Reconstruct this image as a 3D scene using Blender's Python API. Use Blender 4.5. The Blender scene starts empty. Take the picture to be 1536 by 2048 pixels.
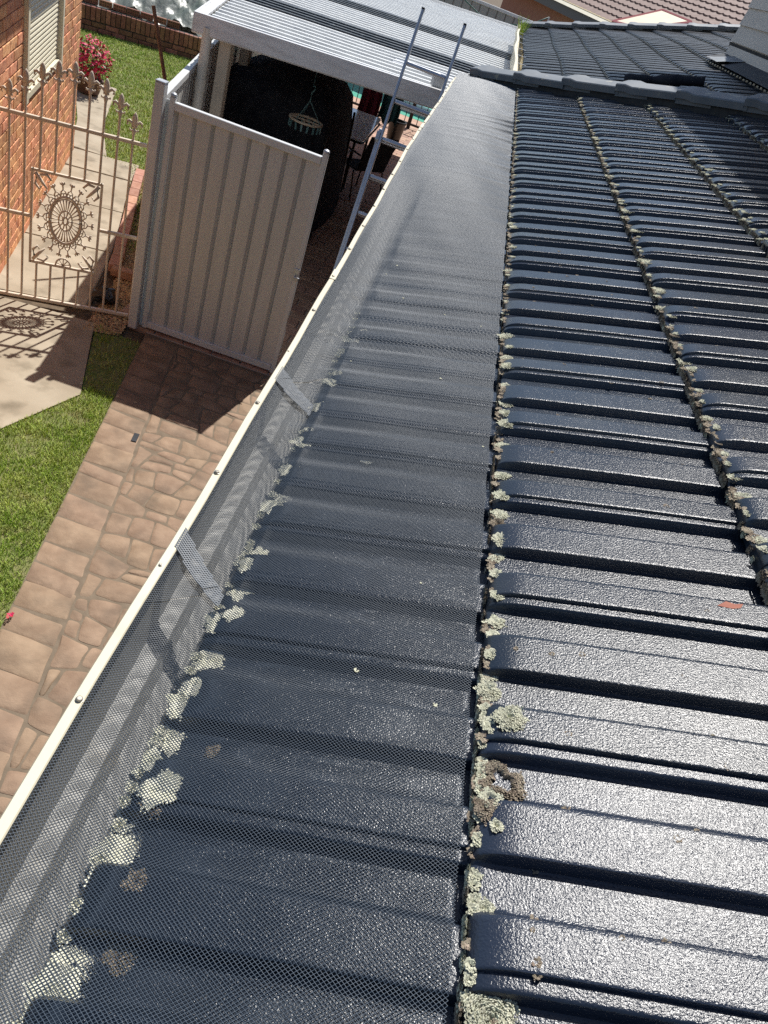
import bpy, bmesh, math, random
import numpy as np
from mathutils import Vector, Matrix
random.seed(7); rng = np.random.default_rng(7)
sc = bpy.context.scene
C = sc.collection
rad = math.radians

# ---------------------------------------------------------------- camera
E = 2.6865                      # height of the second tile course above the ground
CR = np.array([[0.94374939, 0.14692024, 0.29622886],
               [0.32527194, -0.57358445, -0.75179721],
               [0.05945804, 0.80586309, -0.589109]])
CP = np.array([-0.20488, -0.27719, 0.58354 + E]); CF = 1544.84
cam = bpy.data.cameras.new('camera'); camo = bpy.data.objects.new('camera', cam); C.objects.link(camo)
mw = Matrix.Identity(4)
for i in range(3):
    mw[i][0] = CR[0][i]; mw[i][1] = -CR[1][i]; mw[i][2] = -CR[2][i]; mw[i][3] = CP[i]
camo.matrix_world = mw
cam.sensor_fit = 'VERTICAL'; cam.sensor_height = 36; cam.lens = CF / 2048 * 36
cam.clip_start = .02; cam.clip_end = 600
sc.camera = camo
def px(p):                      # where a point falls in the photograph (used only to choose levels of detail)
    w = CR @ (np.array(p, float) - CP)
    return (w[0] / w[2] * CF + 768, w[1] / w[2] * CF + 1024, w[2])
def seen(p, m=40):
    u, v, d = px(p); return d > 0 and -m < u < 1536 + m and -m < v < 2048 + m

# ---------------------------------------------------------------- sky, sun, exposure
SAZ, SEL = rad(11.1), rad(57.1)
w = bpy.data.worlds.new('World'); sc.world = w; w.use_nodes = True
nt = w.node_tree; sk = nt.nodes.new('ShaderNodeTexSky'); sk.sky_type = 'NISHITA'; sk.sun_disc = False
sk.sun_elevation = SEL; sk.sun_rotation = SAZ; sk.dust_density = .6
nt.links.new(sk.outputs[0], nt.nodes['Background'].inputs[0]); nt.nodes['Background'].inputs[1].default_value = .085
sun = bpy.data.lights.new('sun', 'SUN'); sun.energy = 4.6; sun.angle = rad(.53); sun.color = (1, .965, .91)
suno = bpy.data.objects.new('sun', sun); C.objects.link(suno)
sdir = Vector((math.sin(SAZ) * math.cos(SEL), math.cos(SAZ) * math.cos(SEL), math.sin(SEL)))
suno.rotation_euler = sdir.to_track_quat('Z', 'Y').to_euler(); suno.location = (0, 0, 20)
vs = sc.view_settings; vs.view_transform = 'Standard'; vs.look = 'None'; vs.exposure = 0.4; vs.gamma = 1; vs.use_curve_mapping = False
cy = sc.cycles
cy.adaptive_threshold = .004; cy.max_bounces = 6; cy.transparent_max_bounces = 16; cy.use_denoising = False
cy.sample_clamp_indirect = 4; cy.sample_clamp_direct = 3; cy.caustics_reflective = False; cy.caustics_refractive = False

# ---------------------------------------------------------------- materials
MATS = {}
def mat(name, c1, c2=None, scale=8, rough=.6, bump=0, bscale=60, bdist=.004, rvar=0, metal=0, spec=.5, detail=4, contrast=(.35, .65), rand=0, coord='world',
        c3=None, c3scale=3, c3range=(.55, .7), bump2=0, bscale2=10, trans=0, stretch=None):
    m = bpy.data.materials.new(name); m.use_nodes = True; MATS[name] = m
    t = m.node_tree; N = t.nodes; L = t.links; b = N['Principled BSDF']
    b.inputs['Roughness'].default_value = rough; b.inputs['Metallic'].default_value = metal
    b.inputs['Specular IOR Level'].default_value = spec
    if coord == 'world': src = N.new('ShaderNodeNewGeometry').outputs['Position']
    else: src = N.new('ShaderNodeTexCoord').outputs['Object']
    if stretch:
        mp = N.new('ShaderNodeMapping'); mp.inputs['Scale'].default_value = stretch; L.new(src, mp.inputs[0]); src = mp.outputs[0]
    def noise(s, d=detail):
        n = N.new('ShaderNodeTexNoise'); n.inputs['Scale'].default_value = s; n.inputs['Detail'].default_value = d; L.new(src, n.inputs['Vector']); return n.outputs['Fac']
    def ramp(f, a, z):
        r = N.new('ShaderNodeMapRange'); r.inputs[1].default_value = a; r.inputs[2].default_value = z; L.new(f, r.inputs[0]); return r.outputs[0]
    def mix(f, a, z):
        x = N.new('ShaderNodeMix'); x.data_type = 'RGBA'
        if isinstance(f, float): x.inputs[0].default_value = f
        else: L.new(f, x.inputs[0])
        for i, v in ((6, a), (7, z)):
            if isinstance(v, tuple): x.inputs[i].default_value = (*v, 1)
            else: L.new(v, x.inputs[i])
        return x.outputs[2]
    col = c1
    if c2: col = mix(ramp(noise(scale), *contrast), c1, c2)
    if c3: col = mix(ramp(noise(c3scale), *c3range), col, c3)
    if rand:
        o = N.new('ShaderNodeObjectInfo').outputs['Random']; g = N.new('ShaderNodeNewGeometry').outputs['Random Per Island']
        a = N.new('ShaderNodeMath'); a.operation = 'ADD'; L.new(o, a.inputs[0]); L.new(g, a.inputs[1])
        f = N.new('ShaderNodeMath'); f.operation = 'FRACT'; L.new(a.outputs[0], f.inputs[0])
        h = N.new('ShaderNodeHueSaturation')
        v = N.new('ShaderNodeMapRange'); v.inputs[3].default_value = 1 - rand; v.inputs[4].default_value = 1 + rand; L.new(f.outputs[0], v.inputs[0]); L.new(v.outputs[0], h.inputs['Value'])
        v2 = N.new('ShaderNodeMapRange'); v2.inputs[3].default_value = .5 - rand * .05; v2.inputs[4].default_value = .5 + rand * .05
        m2 = N.new('ShaderNodeMath'); m2.operation = 'MULTIPLY'; m2.inputs[1].default_value = 7.31; L.new(f.outputs[0], m2.inputs[0])
        f2 = N.new('ShaderNodeMath'); f2.operation = 'FRACT'; L.new(m2.outputs[0], f2.inputs[0]); L.new(f2.outputs[0], v2.inputs[0]); L.new(v2.outputs[0], h.inputs['Hue'])
        if isinstance(col, tuple): h.inputs['Color'].default_value = (*col, 1)
        else: L.new(col, h.inputs['Color'])
        col = h.outputs[0]
    if isinstance(col, tuple): b.inputs['Base Color'].default_value = (*col, 1)
    else: L.new(col, b.inputs['Base Color'])
    if rvar:
        r = N.new('ShaderNodeMapRange'); r.inputs[3].default_value = rough - rvar; r.inputs[4].default_value = rough + rvar; L.new(noise(scale * 1.7), r.inputs[0]); L.new(r.outputs[0], b.inputs['Roughness'])
    nrm = None
    for bs, sc_, bd in ((bump2, bscale2, bdist * 4), (bump, bscale, bdist)):
        if bs:
            u = N.new('ShaderNodeBump'); u.inputs['Strength'].default_value = bs; u.inputs['Distance'].default_value = bd; L.new(noise(sc_, 3), u.inputs['Height'])
            if nrm: L.new(nrm, u.inputs['Normal'])
            nrm = u.outputs[0]
    if nrm: L.new(nrm, b.inputs['Normal'])
    if trans: b.inputs['Transmission Weight'].default_value = trans
    return m
mat('tile', (.011, .018, .032), (.019, .026, .041), scale=5, rough=.22, bump=.54, bscale=500, bdist=.0012, rvar=.05, spec=.5, c3=(.034, .04, .05), c3scale=6, c3range=(.48, .72), rand=.16)
mat('chip', (.3, .11, .08), (.36, .15, .1), scale=60, rough=.9)
mat('tile_far', (.014, .018, .026), (.026, .03, .036), scale=3, rough=.38, bump=.25, bscale=200, bdist=.001, spec=.75)
mat('cap', (.115, .132, .15), (.155, .168, .18), scale=12, rough=.5, bump=.3, bscale=300, bdist=.001, c3=(.3, .29, .24), c3scale=18, c3range=(.66, .7))
mat('mortar_dark', (.03, .032, .036), (.05, .05, .05), scale=30, rough=.9, bump=.6, bscale=150)
mat('wire', (.066, .09, .122), rough=.44, spec=.48)
mat('wire_pale', (.24, .255, .27), rough=.5, spec=.4)
mat('cream_trim', (.72, .66, .5), (.66, .6, .45), scale=6, rough=.42, spec=.5, bump=.04, bscale=200, c3=(.52, .47, .35), c3scale=14, c3range=(.62, .8))
mat('gutter_inside', (.3, .295, .275), (.26, .25, .225), scale=9, rough=.5, c3=(.26, .23, .17), c3scale=20, c3range=(.62, .8))
mat('screw', (.3, .28, .24), rough=.4, metal=.5)
mat('lichen', (.43, .43, .32), (.58, .57, .44), scale=80, rough=.95, rand=.3, spec=.1)
mat('lichen_pale', (.78, .76, .58), (.86, .84, .7), scale=80, rough=.95, rand=.15, spec=.1)
mat('lichen_brown', (.2, .16, .12), (.34, .29, .22), scale=90, rough=.95, rand=.35, spec=.1)
mat('soil', (.09, .065, .042), (.15, .11, .07), scale=20, rough=.95, bump=.8, bscale=60, bdist=.01)
mat('grass', (.3, .42, .06), (.46, .53, .14), scale=3, rough=.6, rand=.4, spec=.25, c3=(.42, .36, .16), c3scale=5, c3range=(.56, .76))
mat('grass_base', (.12, .16, .035), (.2, .19, .08), scale=14, rough=.95, bump=.8, bscale=90, bdist=.01)
mat('path_concrete', (.32, .265, .19), (.42, .36, .27), scale=2.6, rough=.88, bump=.35, bscale=220, bdist=.003, c3=(.2, .165, .115), c3scale=5, c3range=(.52, .75), detail=8)
mat('drive_stone', (.225, .148, .095), (.315, .218, .145), scale=9, rough=.8, bump=.5, bscale=160, bdist=.003, bump2=.35, bscale2=26, rand=.08, c3=(.15, .105, .07), c3scale=5, c3range=(.5, .75), detail=8)
mat('drive_grout', (.15, .115, .08), (.2, .155, .11), scale=14, rough=.95, bump=.5, bscale=120)
mat('paver', (.36, .21, .15), (.45, .29, .21), scale=8, rough=.8, bump=.4, bscale=140, rand=.16)
mat('paver_joint', (.5, .42, .34), (.38, .32, .26), scale=18, rough=.95)
mat('brick', (.62, .26, .12), (.76, .4, .21), scale=26, rough=.85, bump=.6, bscale=170, bdist=.003, rand=.22, c3=(.26, .1, .06), c3scale=16, c3range=(.55, .7))
mat('brick_edge', (.4, .2, .13), (.5, .28, .2), scale=20, rough=.9, bump=.5, bscale=120, rand=.22)
mat('brick_old', (.2, .085, .06), (.3, .14, .1), scale=20, rough=.9, bump=.6, bscale=120, rand=.3)
mat('mortar', (.72, .64, .5), (.62, .55, .42), scale=30, rough=.95, bump=.5, bscale=140)
mat('shutter', (.78, .73, .56), (.72, .67, .51), scale=4, rough=.5)
mat('iron_paint', (.74, .64, .51), (.68, .57, .45), scale=18, rough=.45, bump=.15, bscale=120, c3=(.4, .26, .17), c3scale=26, c3range=(.68, .8))
mat('steel_sheet', (.64, .63, .6), (.58, .57, .54), scale=3, rough=.42, spec=.5, stretch=(6, 6, .5))
mat('steel_frame', (.68, .69, .69), (.62, .63, .63), scale=5, rough=.4, spec=.5)
mat('galv', (.55, .56, .58), (.42, .43, .45), scale=9, rough=.38, metal=.35)
mat('white_steel', (.72, .72, .72), (.62, .62, .62), scale=4, rough=.4, stretch=(1, 3, 6), c3=(.46, .45, .44), c3scale=3, c3range=(.55, .85))
mat('pipe_paint', (.7, .66, .58), (.6, .56, .48), scale=5, rough=.45)
mat('post_paint', (.52, .44, .34), (.46, .39, .3), scale=6, rough=.55)
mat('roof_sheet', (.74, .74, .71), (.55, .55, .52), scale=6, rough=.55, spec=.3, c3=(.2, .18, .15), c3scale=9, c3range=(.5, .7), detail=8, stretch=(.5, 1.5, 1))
mat('roof_rib', (.82, .82, .8), (.74, .74, .72), scale=9, rough=.35, spec=.6)  # whiter ribs: their sun highlight put in the colour, besides being cleaner than pans
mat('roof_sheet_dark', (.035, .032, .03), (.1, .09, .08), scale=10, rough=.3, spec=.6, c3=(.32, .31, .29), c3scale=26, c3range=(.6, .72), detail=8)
mat('aluminium', (.56, .58, .62), (.46, .48, .52), scale=8, rough=.38, metal=.55, rvar=.1)
mat('black_cloth', (.02, .023, .032), (.04, .043, .052), scale=10, rough=.9, bump=.3, bscale=20, bdist=.02, spec=.15)
mat('black_steel', (.012, .012, .013), rough=.45)
mat('black_plastic', (.01, .01, .011), rough=.35)
mat('glass_top', (.82, .9, .96), (.74, .85, .94), scale=2, rough=.12, spec=.8, metal=.2)  # pale blue base colour stands in for sky reflected by the glass
mat('towel_maroon', (.09, .012, .03), (.13, .02, .045), scale=12, rough=.95)
mat('towel_teal', (.012, .07, .09), (.02, .1, .12), scale=12, rough=.95)
mat('towel_gold', (.2, .13, .03), rough=.95)
mat('pool_green', (.12, .46, .33), (.15, .52, .38), scale=1.5, rough=.25)
mat('hanger_ring', (.5, .41, .3), rough=.5)
mat('hanger_peg', (.08, .17, .17), rough=.5)
mat('rust', (.13, .06, .032), (.24, .12, .07), scale=30, rough=.9, bump=.4, bscale=140)
mat('terracotta', (.09, .04, .03), (.13, .06, .045), scale=10, rough=.6)
mat('leaf', (.05, .1, .02), (.09, .15, .035), scale=10, rough=.55, rand=.35)
mat('petal', (.55, .02, .06), (.62, .03, .13), scale=9, rough=.6, rand=.25)
mat('film', (.6, .66, .6), (.42, .5, .42), scale=4, rough=.4, trans=.7, bump=.5, bscale=9, bdist=.03)
mat('pebble', (.38, .24, .12), (.55, .4, .22), scale=60, rough=.8, rand=.45)
mat('fence_grey', (.36, .36, .34), (.31, .31, .29), scale=3, rough=.45)
mat('hose', (.02, .12, .09), rough=.5)
mat('brown_tile', (.2, .12, .095), (.27, .18, .15), scale=5, rough=.75, bump=.3, bscale=40, rand=.2)
mat('annex_roof', (.55, .46, .33), (.6, .52, .39), scale=4, rough=.6)
mat('red_paint', (.36, .1, .1), rough=.5)
mat('navy_paint', (.012, .025, .06), rough=.4)
mat('board', (.62, .57, .51), (.58, .53, .475), scale=8, rough=.7, bump=.2, bscale=80, stretch=(1, .2, 3))
mat('flashing', (.02, .023, .03), (.035, .038, .045), scale=6, rough=.7, spec=.3)
mat('white_wall', (.7, .68, .62), rough=.7)
mat('brick_plain', (.34, .15, .1), (.42, .2, .14), scale=14, rough=.9)

# ---------------------------------------------------------------- helpers
def obj(name, bm, m, parent=None, smooth=False, sharp=None):
    me = bpy.data.meshes.new(name)
    bmesh.ops.recalc_face_normals(bm, faces=bm.faces) if len(bm.faces) < 60000 else None
    bm.to_mesh(me); bm.free()
    return link(name, me, m, parent, smooth, sharp)
def link(name, me, m=None, parent=None, smooth=False, sharp=None):
    if m and not me.materials: me.materials.append(MATS[m])
    if smooth or sharp:
        me.polygons.foreach_set('use_smooth', [True] * len(me.polygons))
        if sharp: me.set_sharp_from_angle(angle=rad(sharp))
    o = bpy.data.objects.new(name, me); C.objects.link(o)
    if parent: o.parent = parent
    return o
def raw(name, V, F, m, parent=None, smooth=False, sharp=None):
    me = bpy.data.meshes.new(name); me.from_pydata([tuple(v) for v in V], [], [tuple(f) for f in F]); me.update()
    return link(name, me, m, parent, smooth, sharp)
def thing(name, label, cat, loc=(0, 0, 0), group=None):
    o = bpy.data.objects.new(name, None); C.objects.link(o); o.empty_display_size = .1
    o.location = loc; return tag(o, label, cat, group)
def tag(o, label=None, cat=None, group=None, kind=None):
    if label: o['label'] = label
    if cat: o['category'] = cat
    if group: o['group'] = group
    if kind: o['kind'] = kind
    return o
def struct(o): o['kind'] = 'structure'; return o
def box(bm, x0, x1, y0, y1, z0, z1, M=None, bev=0):
    vs_ = [bm.verts.new((x, y, z)) for x in (x0, x1) for y in (y0, y1) for z in (z0, z1)]
    fs = [bm.faces.new([vs_[i] for i in f]) for f in ((0, 1, 3, 2), (4, 6, 7, 5), (0, 4, 5, 1), (2, 3, 7, 6), (0, 2, 6, 4), (1, 5, 7, 3))]
    if bev:
        r = bmesh.ops.bevel(bm, geom=list({e for f in fs for e in f.edges}), offset=bev, segments=1, affect='EDGES')
        vs_ = list({v for f in r['faces'] for v in f.verts} | {v for v in vs_ if v.is_valid})
    if M: bmesh.ops.transform(bm, matrix=M, verts=vs_)
    return vs_
def nbm(): return bmesh.new()
def tube(bm, pts, r, seg=6, closed=False, caps=True):
    P = [Vector(p) for p in pts]; n = len(P); rings = []
    rr = r if isinstance(r, (list, tuple)) else [r] * n
    up = Vector((0, 0, 1))
    for i in range(n):
        a = P[(i - 1) % n] if (i or closed) else P[i]; b = P[(i + 1) % n] if (i < n - 1 or closed) else P[i]
        d = (b - a).normalized()
        s = d.cross(up)
        if s.length < .05: s = d.cross(Vector((1, 0, .1)))
        s.normalize(); t = s.cross(d)
        rings.append([bm.verts.new(P[i] + (s * math.cos(k * 2 * math.pi / seg) + t * math.sin(k * 2 * math.pi / seg)) * rr[i]) for k in range(seg)])
    for i in range(n if closed else n - 1):
        A, B = rings[i], rings[(i + 1) % n]
        for k in range(seg): bm.faces.new((A[k], A[(k + 1) % seg], B[(k + 1) % seg], B[k]))
    if caps and not closed: bm.faces.new(rings[0][::-1]); bm.faces.new(rings[-1])
def lathe(bm, prof, seg=16, M=None):
    rings = [[bm.verts.new((r * math.cos(k * 2 * math.pi / seg), r * math.sin(k * 2 * math.pi / seg), z)) for k in range(seg)] for r, z in prof]
    for A, B in zip(rings, rings[1:]):
        for k in range(seg): bm.faces.new((A[k], A[(k + 1) % seg], B[(k + 1) % seg], B[k]))
    if prof[0][0] > 1e-4: bm.faces.new(rings[0][::-1])
    if prof[-1][0] > 1e-4: bm.faces.new(rings[-1])
    if M: bmesh.ops.transform(bm, matrix=M, verts=[v for R in rings for v in R])
def prism(bm, poly, z0, z1):
    a = [bm.verts.new((x, y, z0)) for x, y in poly]; b = [bm.verts.new((x, y, z1)) for x, y in poly]; n = len(poly)
    bm.faces.new(a[::-1]); bm.faces.new(b)
    for i in range(n): bm.faces.new((a[i], a[(i + 1) % n], b[(i + 1) % n], b[i]))
def frame(o, ux, uy, uz):       # matrix from origin and axes
    M = Matrix.Identity(4)
    for i in range(3): M[i][0] = ux[i]; M[i][1] = uy[i]; M[i][2] = uz[i]; M[i][3] = o[i]
    return M
def U(*v): return Vector(v).normalized()
def inpoly(x, y, P):
    c = False; n = len(P)
    for i in range(n):
        (x0, y0), (x1, y1) = P[i], P[i - 1]
        if (y0 > y) != (y1 > y) and x < (x1 - x0) * (y - y0) / (y1 - y0) + x0: c = not c
    return c

# ================================================================= GROUND
bm = nbm(); box(bm, -150, 150, -150, 150, -.3, -.03); struct(obj('ground', bm, 'soil'))
DL = lambda Y: -2.18 + (5.46 - Y) * .181          # left edge of the driveway
# driveway: a slab with stamped stones proud of the grout
bm = nbm(); prism(bm, [(DL(-1), -1), (.3, -1), (.3, 5.5), (DL(5.5), 5.5)], -.1, .0)
drive = struct(obj('driveway', bm, 'drive_grout'))
def clip(poly, nx, ny, d):      # keep nx*x+ny*y <= d
    out = []
    for i in range(len(poly)):
        a, b = poly[i - 1], poly[i]; fa = nx * a[0] + ny * a[1] - d; fb = nx * b[0] + ny * b[1] - d
        if (fa <= 0) != (fb <= 0): t = fa / (fa - fb); out.append((a[0] + (b[0] - a[0]) * t, a[1] + (b[1] - a[1]) * t))
        if fb <= 0: out.append(b)
    return out
def stone(poly, parent, m, name, z=.005, gap=.010, rnd=.018):
    P = list(poly); cx = sum(p[0] for p in P) / len(P); cy_ = sum(p[1] for p in P) / len(P)
    n = len(P); area = sum(P[i - 1][0] * P[i][1] - P[i][0] * P[i - 1][1] for i in range(n)) / 2
    if area < 0: P.reverse()
    Q = list(P)
    for i in range(n):          # inset every edge
        a, b = P[i - 1], P[i]; dx, dy = b[0] - a[0], b[1] - a[1]; l = math.hypot(dx, dy)
        if l < 1e-5: continue
        nx, ny = dy / l, -dx / l; Q = clip(Q, nx, ny, nx * a[0] + ny * a[1] - gap * random.uniform(.35, .7))
        if len(Q) < 3: return
    R_ = []
    n = len(Q)
    for i in range(n):          # rounded corners
        a, b, c = Vector(Q[i - 1]), Vector(Q[i]), Vector(Q[(i + 1) % n])
        l1, l2 = (a - b).length, (c - b).length
        if l1 < 1e-4 or l2 < 1e-4: continue
        k1, k2 = min(rnd, l1 * .35) / l1, min(rnd, l2 * .35) / l2
        p, q = b + (a - b) * k1, b + (c - b) * k2
        R_ += [p, (p + q) * .25 + b * .5, q]
        if l2 > .1: # wobble of the stamped edge
            mid = (b + c) / 2 + Vector((random.uniform(-.006, .006), random.uniform(-.006, .006))); R_.append(mid)
    if len(R_) < 3: return
    cc = Vector((sum(v.x for v in R_) / len(R_), sum(v.y for v in R_) / len(R_)))
    bm = nbm(); n = len(R_); zz = z + random.uniform(-.002, .002)
    r0 = [bm.verts.new((v.x - cc.x, v.y - cc.y, -.01)) for v in R_]
    r1 = [bm.verts.new((v.x - cc.x, v.y - cc.y, zz - .005)) for v in R_]
    r2 = [bm.verts.new(((v.x - cc.x) * (1 - .012 / max(.03, (v - cc).length)), (v.y - cc.y) * (1 - .012 / max(.03, (v - cc).length)), zz)) for v in R_]
    for A, B in ((r0, r1), (r1, r2)):
        for i in range(n): bm.faces.new((A[i], A[(i + 1) % n], B[(i + 1) % n], B[i]))
    bm.faces.new(r2)
    o = obj(name, bm, m, parent, sharp=50); o.location = (cc.x, cc.y, 0); return o
# border course along the grass
Y = 1.3; k0 = .287
while Y < 5.45:
    h = random.uniform(.12, .24); y1 = min(Y + h, 5.47); x0, x1 = DL(Y), DL(y1); k1 = .287; sk = random.uniform(-.03, .03)
    stone([(x0, Y), (x0 + k0, Y - .01 + sk), (x1 + k1, y1 - .01 + sk), (x1, y1)], drive, 'drive_stone', 'paving_stone', z=.005, gap=.008, rnd=.014); Y = y1; k0 = k1
# field of irregular stones: uneven rows cut into uneven lengths
wob = lambda i, x: .028 * math.sin(x * 5.3 + i * 2.1) + .016 * math.sin(x * 13 + i * 4.7)
y = 1.2; i = 0
while y < 5.6:
    h = random.uniform(.11, .21); x = DL(y) + .2; sk0 = random.uniform(-.04, .04)
    while x < .1:
        wd = random.uniform(.12, .28); sk1 = random.uniform(-.05, .05); lb = lambda xx: y + wob(i, xx); lt = lambda xx: y + h + wob(i + 1, xx)
        P = [(x, lb(x)), (x + wd * .5, lb(x + wd * .5)), (x + wd, lb(x + wd)), (x + wd + sk1, lt(x + wd + sk1)), (x + (wd + sk0 + sk1) * .5, lt(x + (wd + sk0 + sk1) * .5)), (x + sk0, lt(x + sk0))]
        Ps = [P]
        if wd > .22 and random.random() < .45: Ps = [[P[0], P[1], P[4], P[5]], [P[1], P[2], P[3], P[4]]]
        elif h > .19 and random.random() < .3: m0 = random.uniform(.4, .6); L1 = (P[0][0] + (P[5][0] - P[0][0]) * m0, P[0][1] + (P[5][1] - P[0][1]) * m0); R1 = (P[2][0] + (P[3][0] - P[2][0]) * (m0 + .1), P[2][1] + (P[3][1] - P[2][1]) * (m0 + .1)); Ps = [[P[0], P[1], P[2], R1, L1], [L1, R1, P[3], P[4], P[5]]]
        for p in Ps:
            p = clip(p, -1, -.181, -(DL(0) + .29)); p = clip(p, 0, 1, 5.47) if len(p) > 2 else p; p = clip(p, 1, 0, .2) if len(p) > 2 else p
            if len(p) > 2: stone(p, drive, 'drive_stone', 'paving_stone')
        x += wd; sk0 = sk1
    y += h; i += 1
# patio pavers under the carport
bm = nbm(); prism(bm, [(DL(5.5), 5.5), (.3, 5.5), (.8, 17.2), (-4.5, 17.2), (-2.5, 6.6)], -.1, .0)
patio = struct(obj('patio', bm, 'paver_joint'))
pv = nbm(); box(pv, -.118, .118, -.078, .078, -.03, .016, bev=.008); pvm = bpy.data.meshes.new('paver'); pv.to_mesh(pvm); pv.free(); pvm.materials.append(MATS['paver'])
cand = []; rest = nbm(); row = 0; y = 5.6
while y < 17.1:
    x = -4.0 + (row % 2) * .125
    while x < .2:
        if x > -2.4 - (y - 5.6) * .17:
            u, v, d = px((x, y, 0)); vis = 520 < u < 900 and 200 < v < 760
            cand.append((d if vis else 99, x, y, row))
        x += .25
    y += .168; row += 1
cand.sort()
for i, (d, x, y, row) in enumerate(cand):
    if i < 290 and d < 90:
        o = link('paver', pvm, None, patio); o.location = (x, y, random.uniform(-.003, .002)); o.rotation_euler = (random.uniform(-.012, .012), random.uniform(-.012, .012), random.uniform(-.03, .03) + (math.pi / 2 if False else 0))
    else: box(rest, x - .118, x + .118, y - .078, y + .078, -.03, .014)
o = obj('paver', rest, 'paver', patio); o['kind'] = 'stuff'
# concrete paths
bm = nbm(); prism(bm, [(-2.57, 5.36), (-2.2, 4.34), (-2.42, 3.68), (-3.1, 1.6), (-6, 2.6), (-5.2, 4.9), (-3.62, 5.22)], -.1, .006)
struct(obj('front_path', bm, 'path_concrete'))
def slab(name, poly, z):
    bm = nbm(); prism(bm, poly, -.1, z); e = [x for x in bm.edges if all(v.co.z > 0 for v in x.verts)]
    bmesh.ops.bevel(bm, geom=e, offset=.008, segments=2, affect='EDGES'); return obj(name, bm, 'path_concrete')
side = struct(obj('side_path', (lambda b: (prism(b, [(-3.6, 5.25), (-2.72, 5.58), (-2.9, 6.3), (-3.82, 9.0), (-4.7, 9.0)], -.1, -.01), b)[1])(nbm()), 'soil'))
for a, b in ((0, 1.02), (1.035, 2.1), (2.115, 3.12), (3.135, 3.75)):
    L0 = lambda s: (-3.5 - .29 * s, 5.5 + .957 * s); R0 = lambda s: (-2.72 - .298 * s, 5.72 + .955 * s)
    if a == 0: P = [(-3.6, 5.27), (-2.74, 5.57), R0(b), L0(b)]
    else: P = [L0(a), R0(a), R0(b), L0(b)]
    o = slab('path_slab', P, .012 + random.uniform(-.003, .003)); o.parent = side
struct(slab('garden_path', [(-4.62, 9.15), (-4.2, 9.2), (-4.75, 10.3), (-5.4, 12.2), (-7.4, 11.7), (-7.3, 11.2), (-5.7, 11.5), (-5.05, 10.2)], .01))
# lawns
def blades(name, regions, n, hmin, hmax, wid, label, lodscale=1):
    V = []; F = []; tot = sum(r[2] for r in regions)
    for poly, holes, wgt, dens in regions:
        xs = [p[0] for p in poly]; ys = [p[1] for p in poly]; k = 0; tries = 0; m = int(n * wgt / tot)
        while k < m and tries < m * 12:
            tries += 1
            x, y = random.uniform(min(xs), max(xs)), random.uniform(min(ys), max(ys))
            if not inpoly(x, y, poly) or any(inpoly(x, y, h) for h in holes): continue
            if dens and random.random() > dens(x, y): continue
            k += 1; a = random.uniform(0, 6.283); h = random.uniform(hmin, hmax) * (1 - .35 * abs(math.sin(x * 7.1 + 2 * math.sin(y * 5)))); l = random.uniform(.25, 1.0) * h; w_ = wid * random.uniform(.6, 1.3)
            ca, sa = math.cos(a), math.sin(a); b = len(V)
            V += [(x - sa * w_, y + ca * w_, -.005), (x + sa * w_, y - ca * w_, -.005), (x + ca * l * .45 + sa * w_ * .7, y + sa * l * .45 - ca * w_ * .7, h * .65), (x + ca * l * .45 - sa * w_ * .7, y + sa * l * .45 + ca * w_ * .7, h * .65), (x + ca * l, y + sa * l, h)]
            F += [(b, b + 1, b + 2, b + 3), (b + 3, b + 2, b + 4)]
    o = raw(name, V, F, 'grass'); return tag(o, label, 'grass', kind='stuff')
front_lawn = [(DL(1.0), 1.0), (DL(5.3), 5.3), (-2.55, 5.35), (-2.2, 4.34), (-2.42, 3.68), (-3.1, 1.6)]
bm = nbm(); prism(bm, front_lawn, -.1, -.006); struct(obj('front_lawn', bm, 'grass_base'))
back_lawn = [(-2.75, 7.4), (-4.0, 14.4), (-5.0, 16.3), (-8.2, 14.9), (-7.6, 11.0), (-4.2, 9.15), (-3.85, 9.1), (-2.95, 6.6)]
bm = nbm(); prism(bm, back_lawn, -.1, -.008); struct(obj('back_lawn', bm, 'grass_base'))
patchy = lambda x, y: (.22 if y > 4.45 else 1) * (.45 + .55 * (math.sin(x * 9 + 3 * math.sin(y * 4)) * math.sin(y * 8.3 + x * 3) > -.35))
blades('grass', [(front_lawn, [], 1, patchy)], 48000, .014, .04, .0021, 'short green grass strip between the driveway and concrete path')
gp = [(-4.62, 9.15), (-4.2, 9.2), (-4.75, 10.3), (-5.4, 12.2), (-7.4, 11.7), (-7.3, 11.2), (-5.7, 11.5), (-5.05, 10.2)]
blades('grass', [(back_lawn, [gp], 1, None)], 60000, .015, .04, .005, 'sunlit back lawn in front of the low brick wall')
# gravel bed
bed = [(-2.6, 5.2), (-2.33, 5.3), (-2.42, 5.9), (-3.6, 9.4), (-3.78, 9.2), (-2.78, 6.25), (-2.66, 5.6)]
bm = nbm(); prism(bm, bed, -.1, .0); struct(obj('gravel_bed', bm, 'soil'))
V = []; F = []
ico = [(0, 0, 1), (.9, 0, .2), (.28, .86, .2), (-.73, .53, .2), (-.73, -.53, .2), (.28, -.86, .2)]
k = 0
while k < 5200:
    x, y = random.uniform(-3.8, -2.3), random.uniform(5.2, 9.4)
    if y > 7.2 and random.random() < .6: continue
    if not inpoly(x, y, bed): continue
    k += 1; s = random.uniform(.005, .013); a = random.uniform(0, 6.28); b = len(V)
    for vx, vy, vz in ico: V.append((x + s * (vx * math.cos(a) - vy * math.sin(a)) * 1.2, y + s * (vx * math.sin(a) + vy * math.cos(a)), s * vz * .7 + .002))
    F += [(b, b + 1 + i, b + 1 + (i + 1) % 5) for i in range(5)]
tag(raw('gravel', V, F, 'pebble'), 'loose brown pebbles beside the fence post', 'gravel', kind='stuff')
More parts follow.
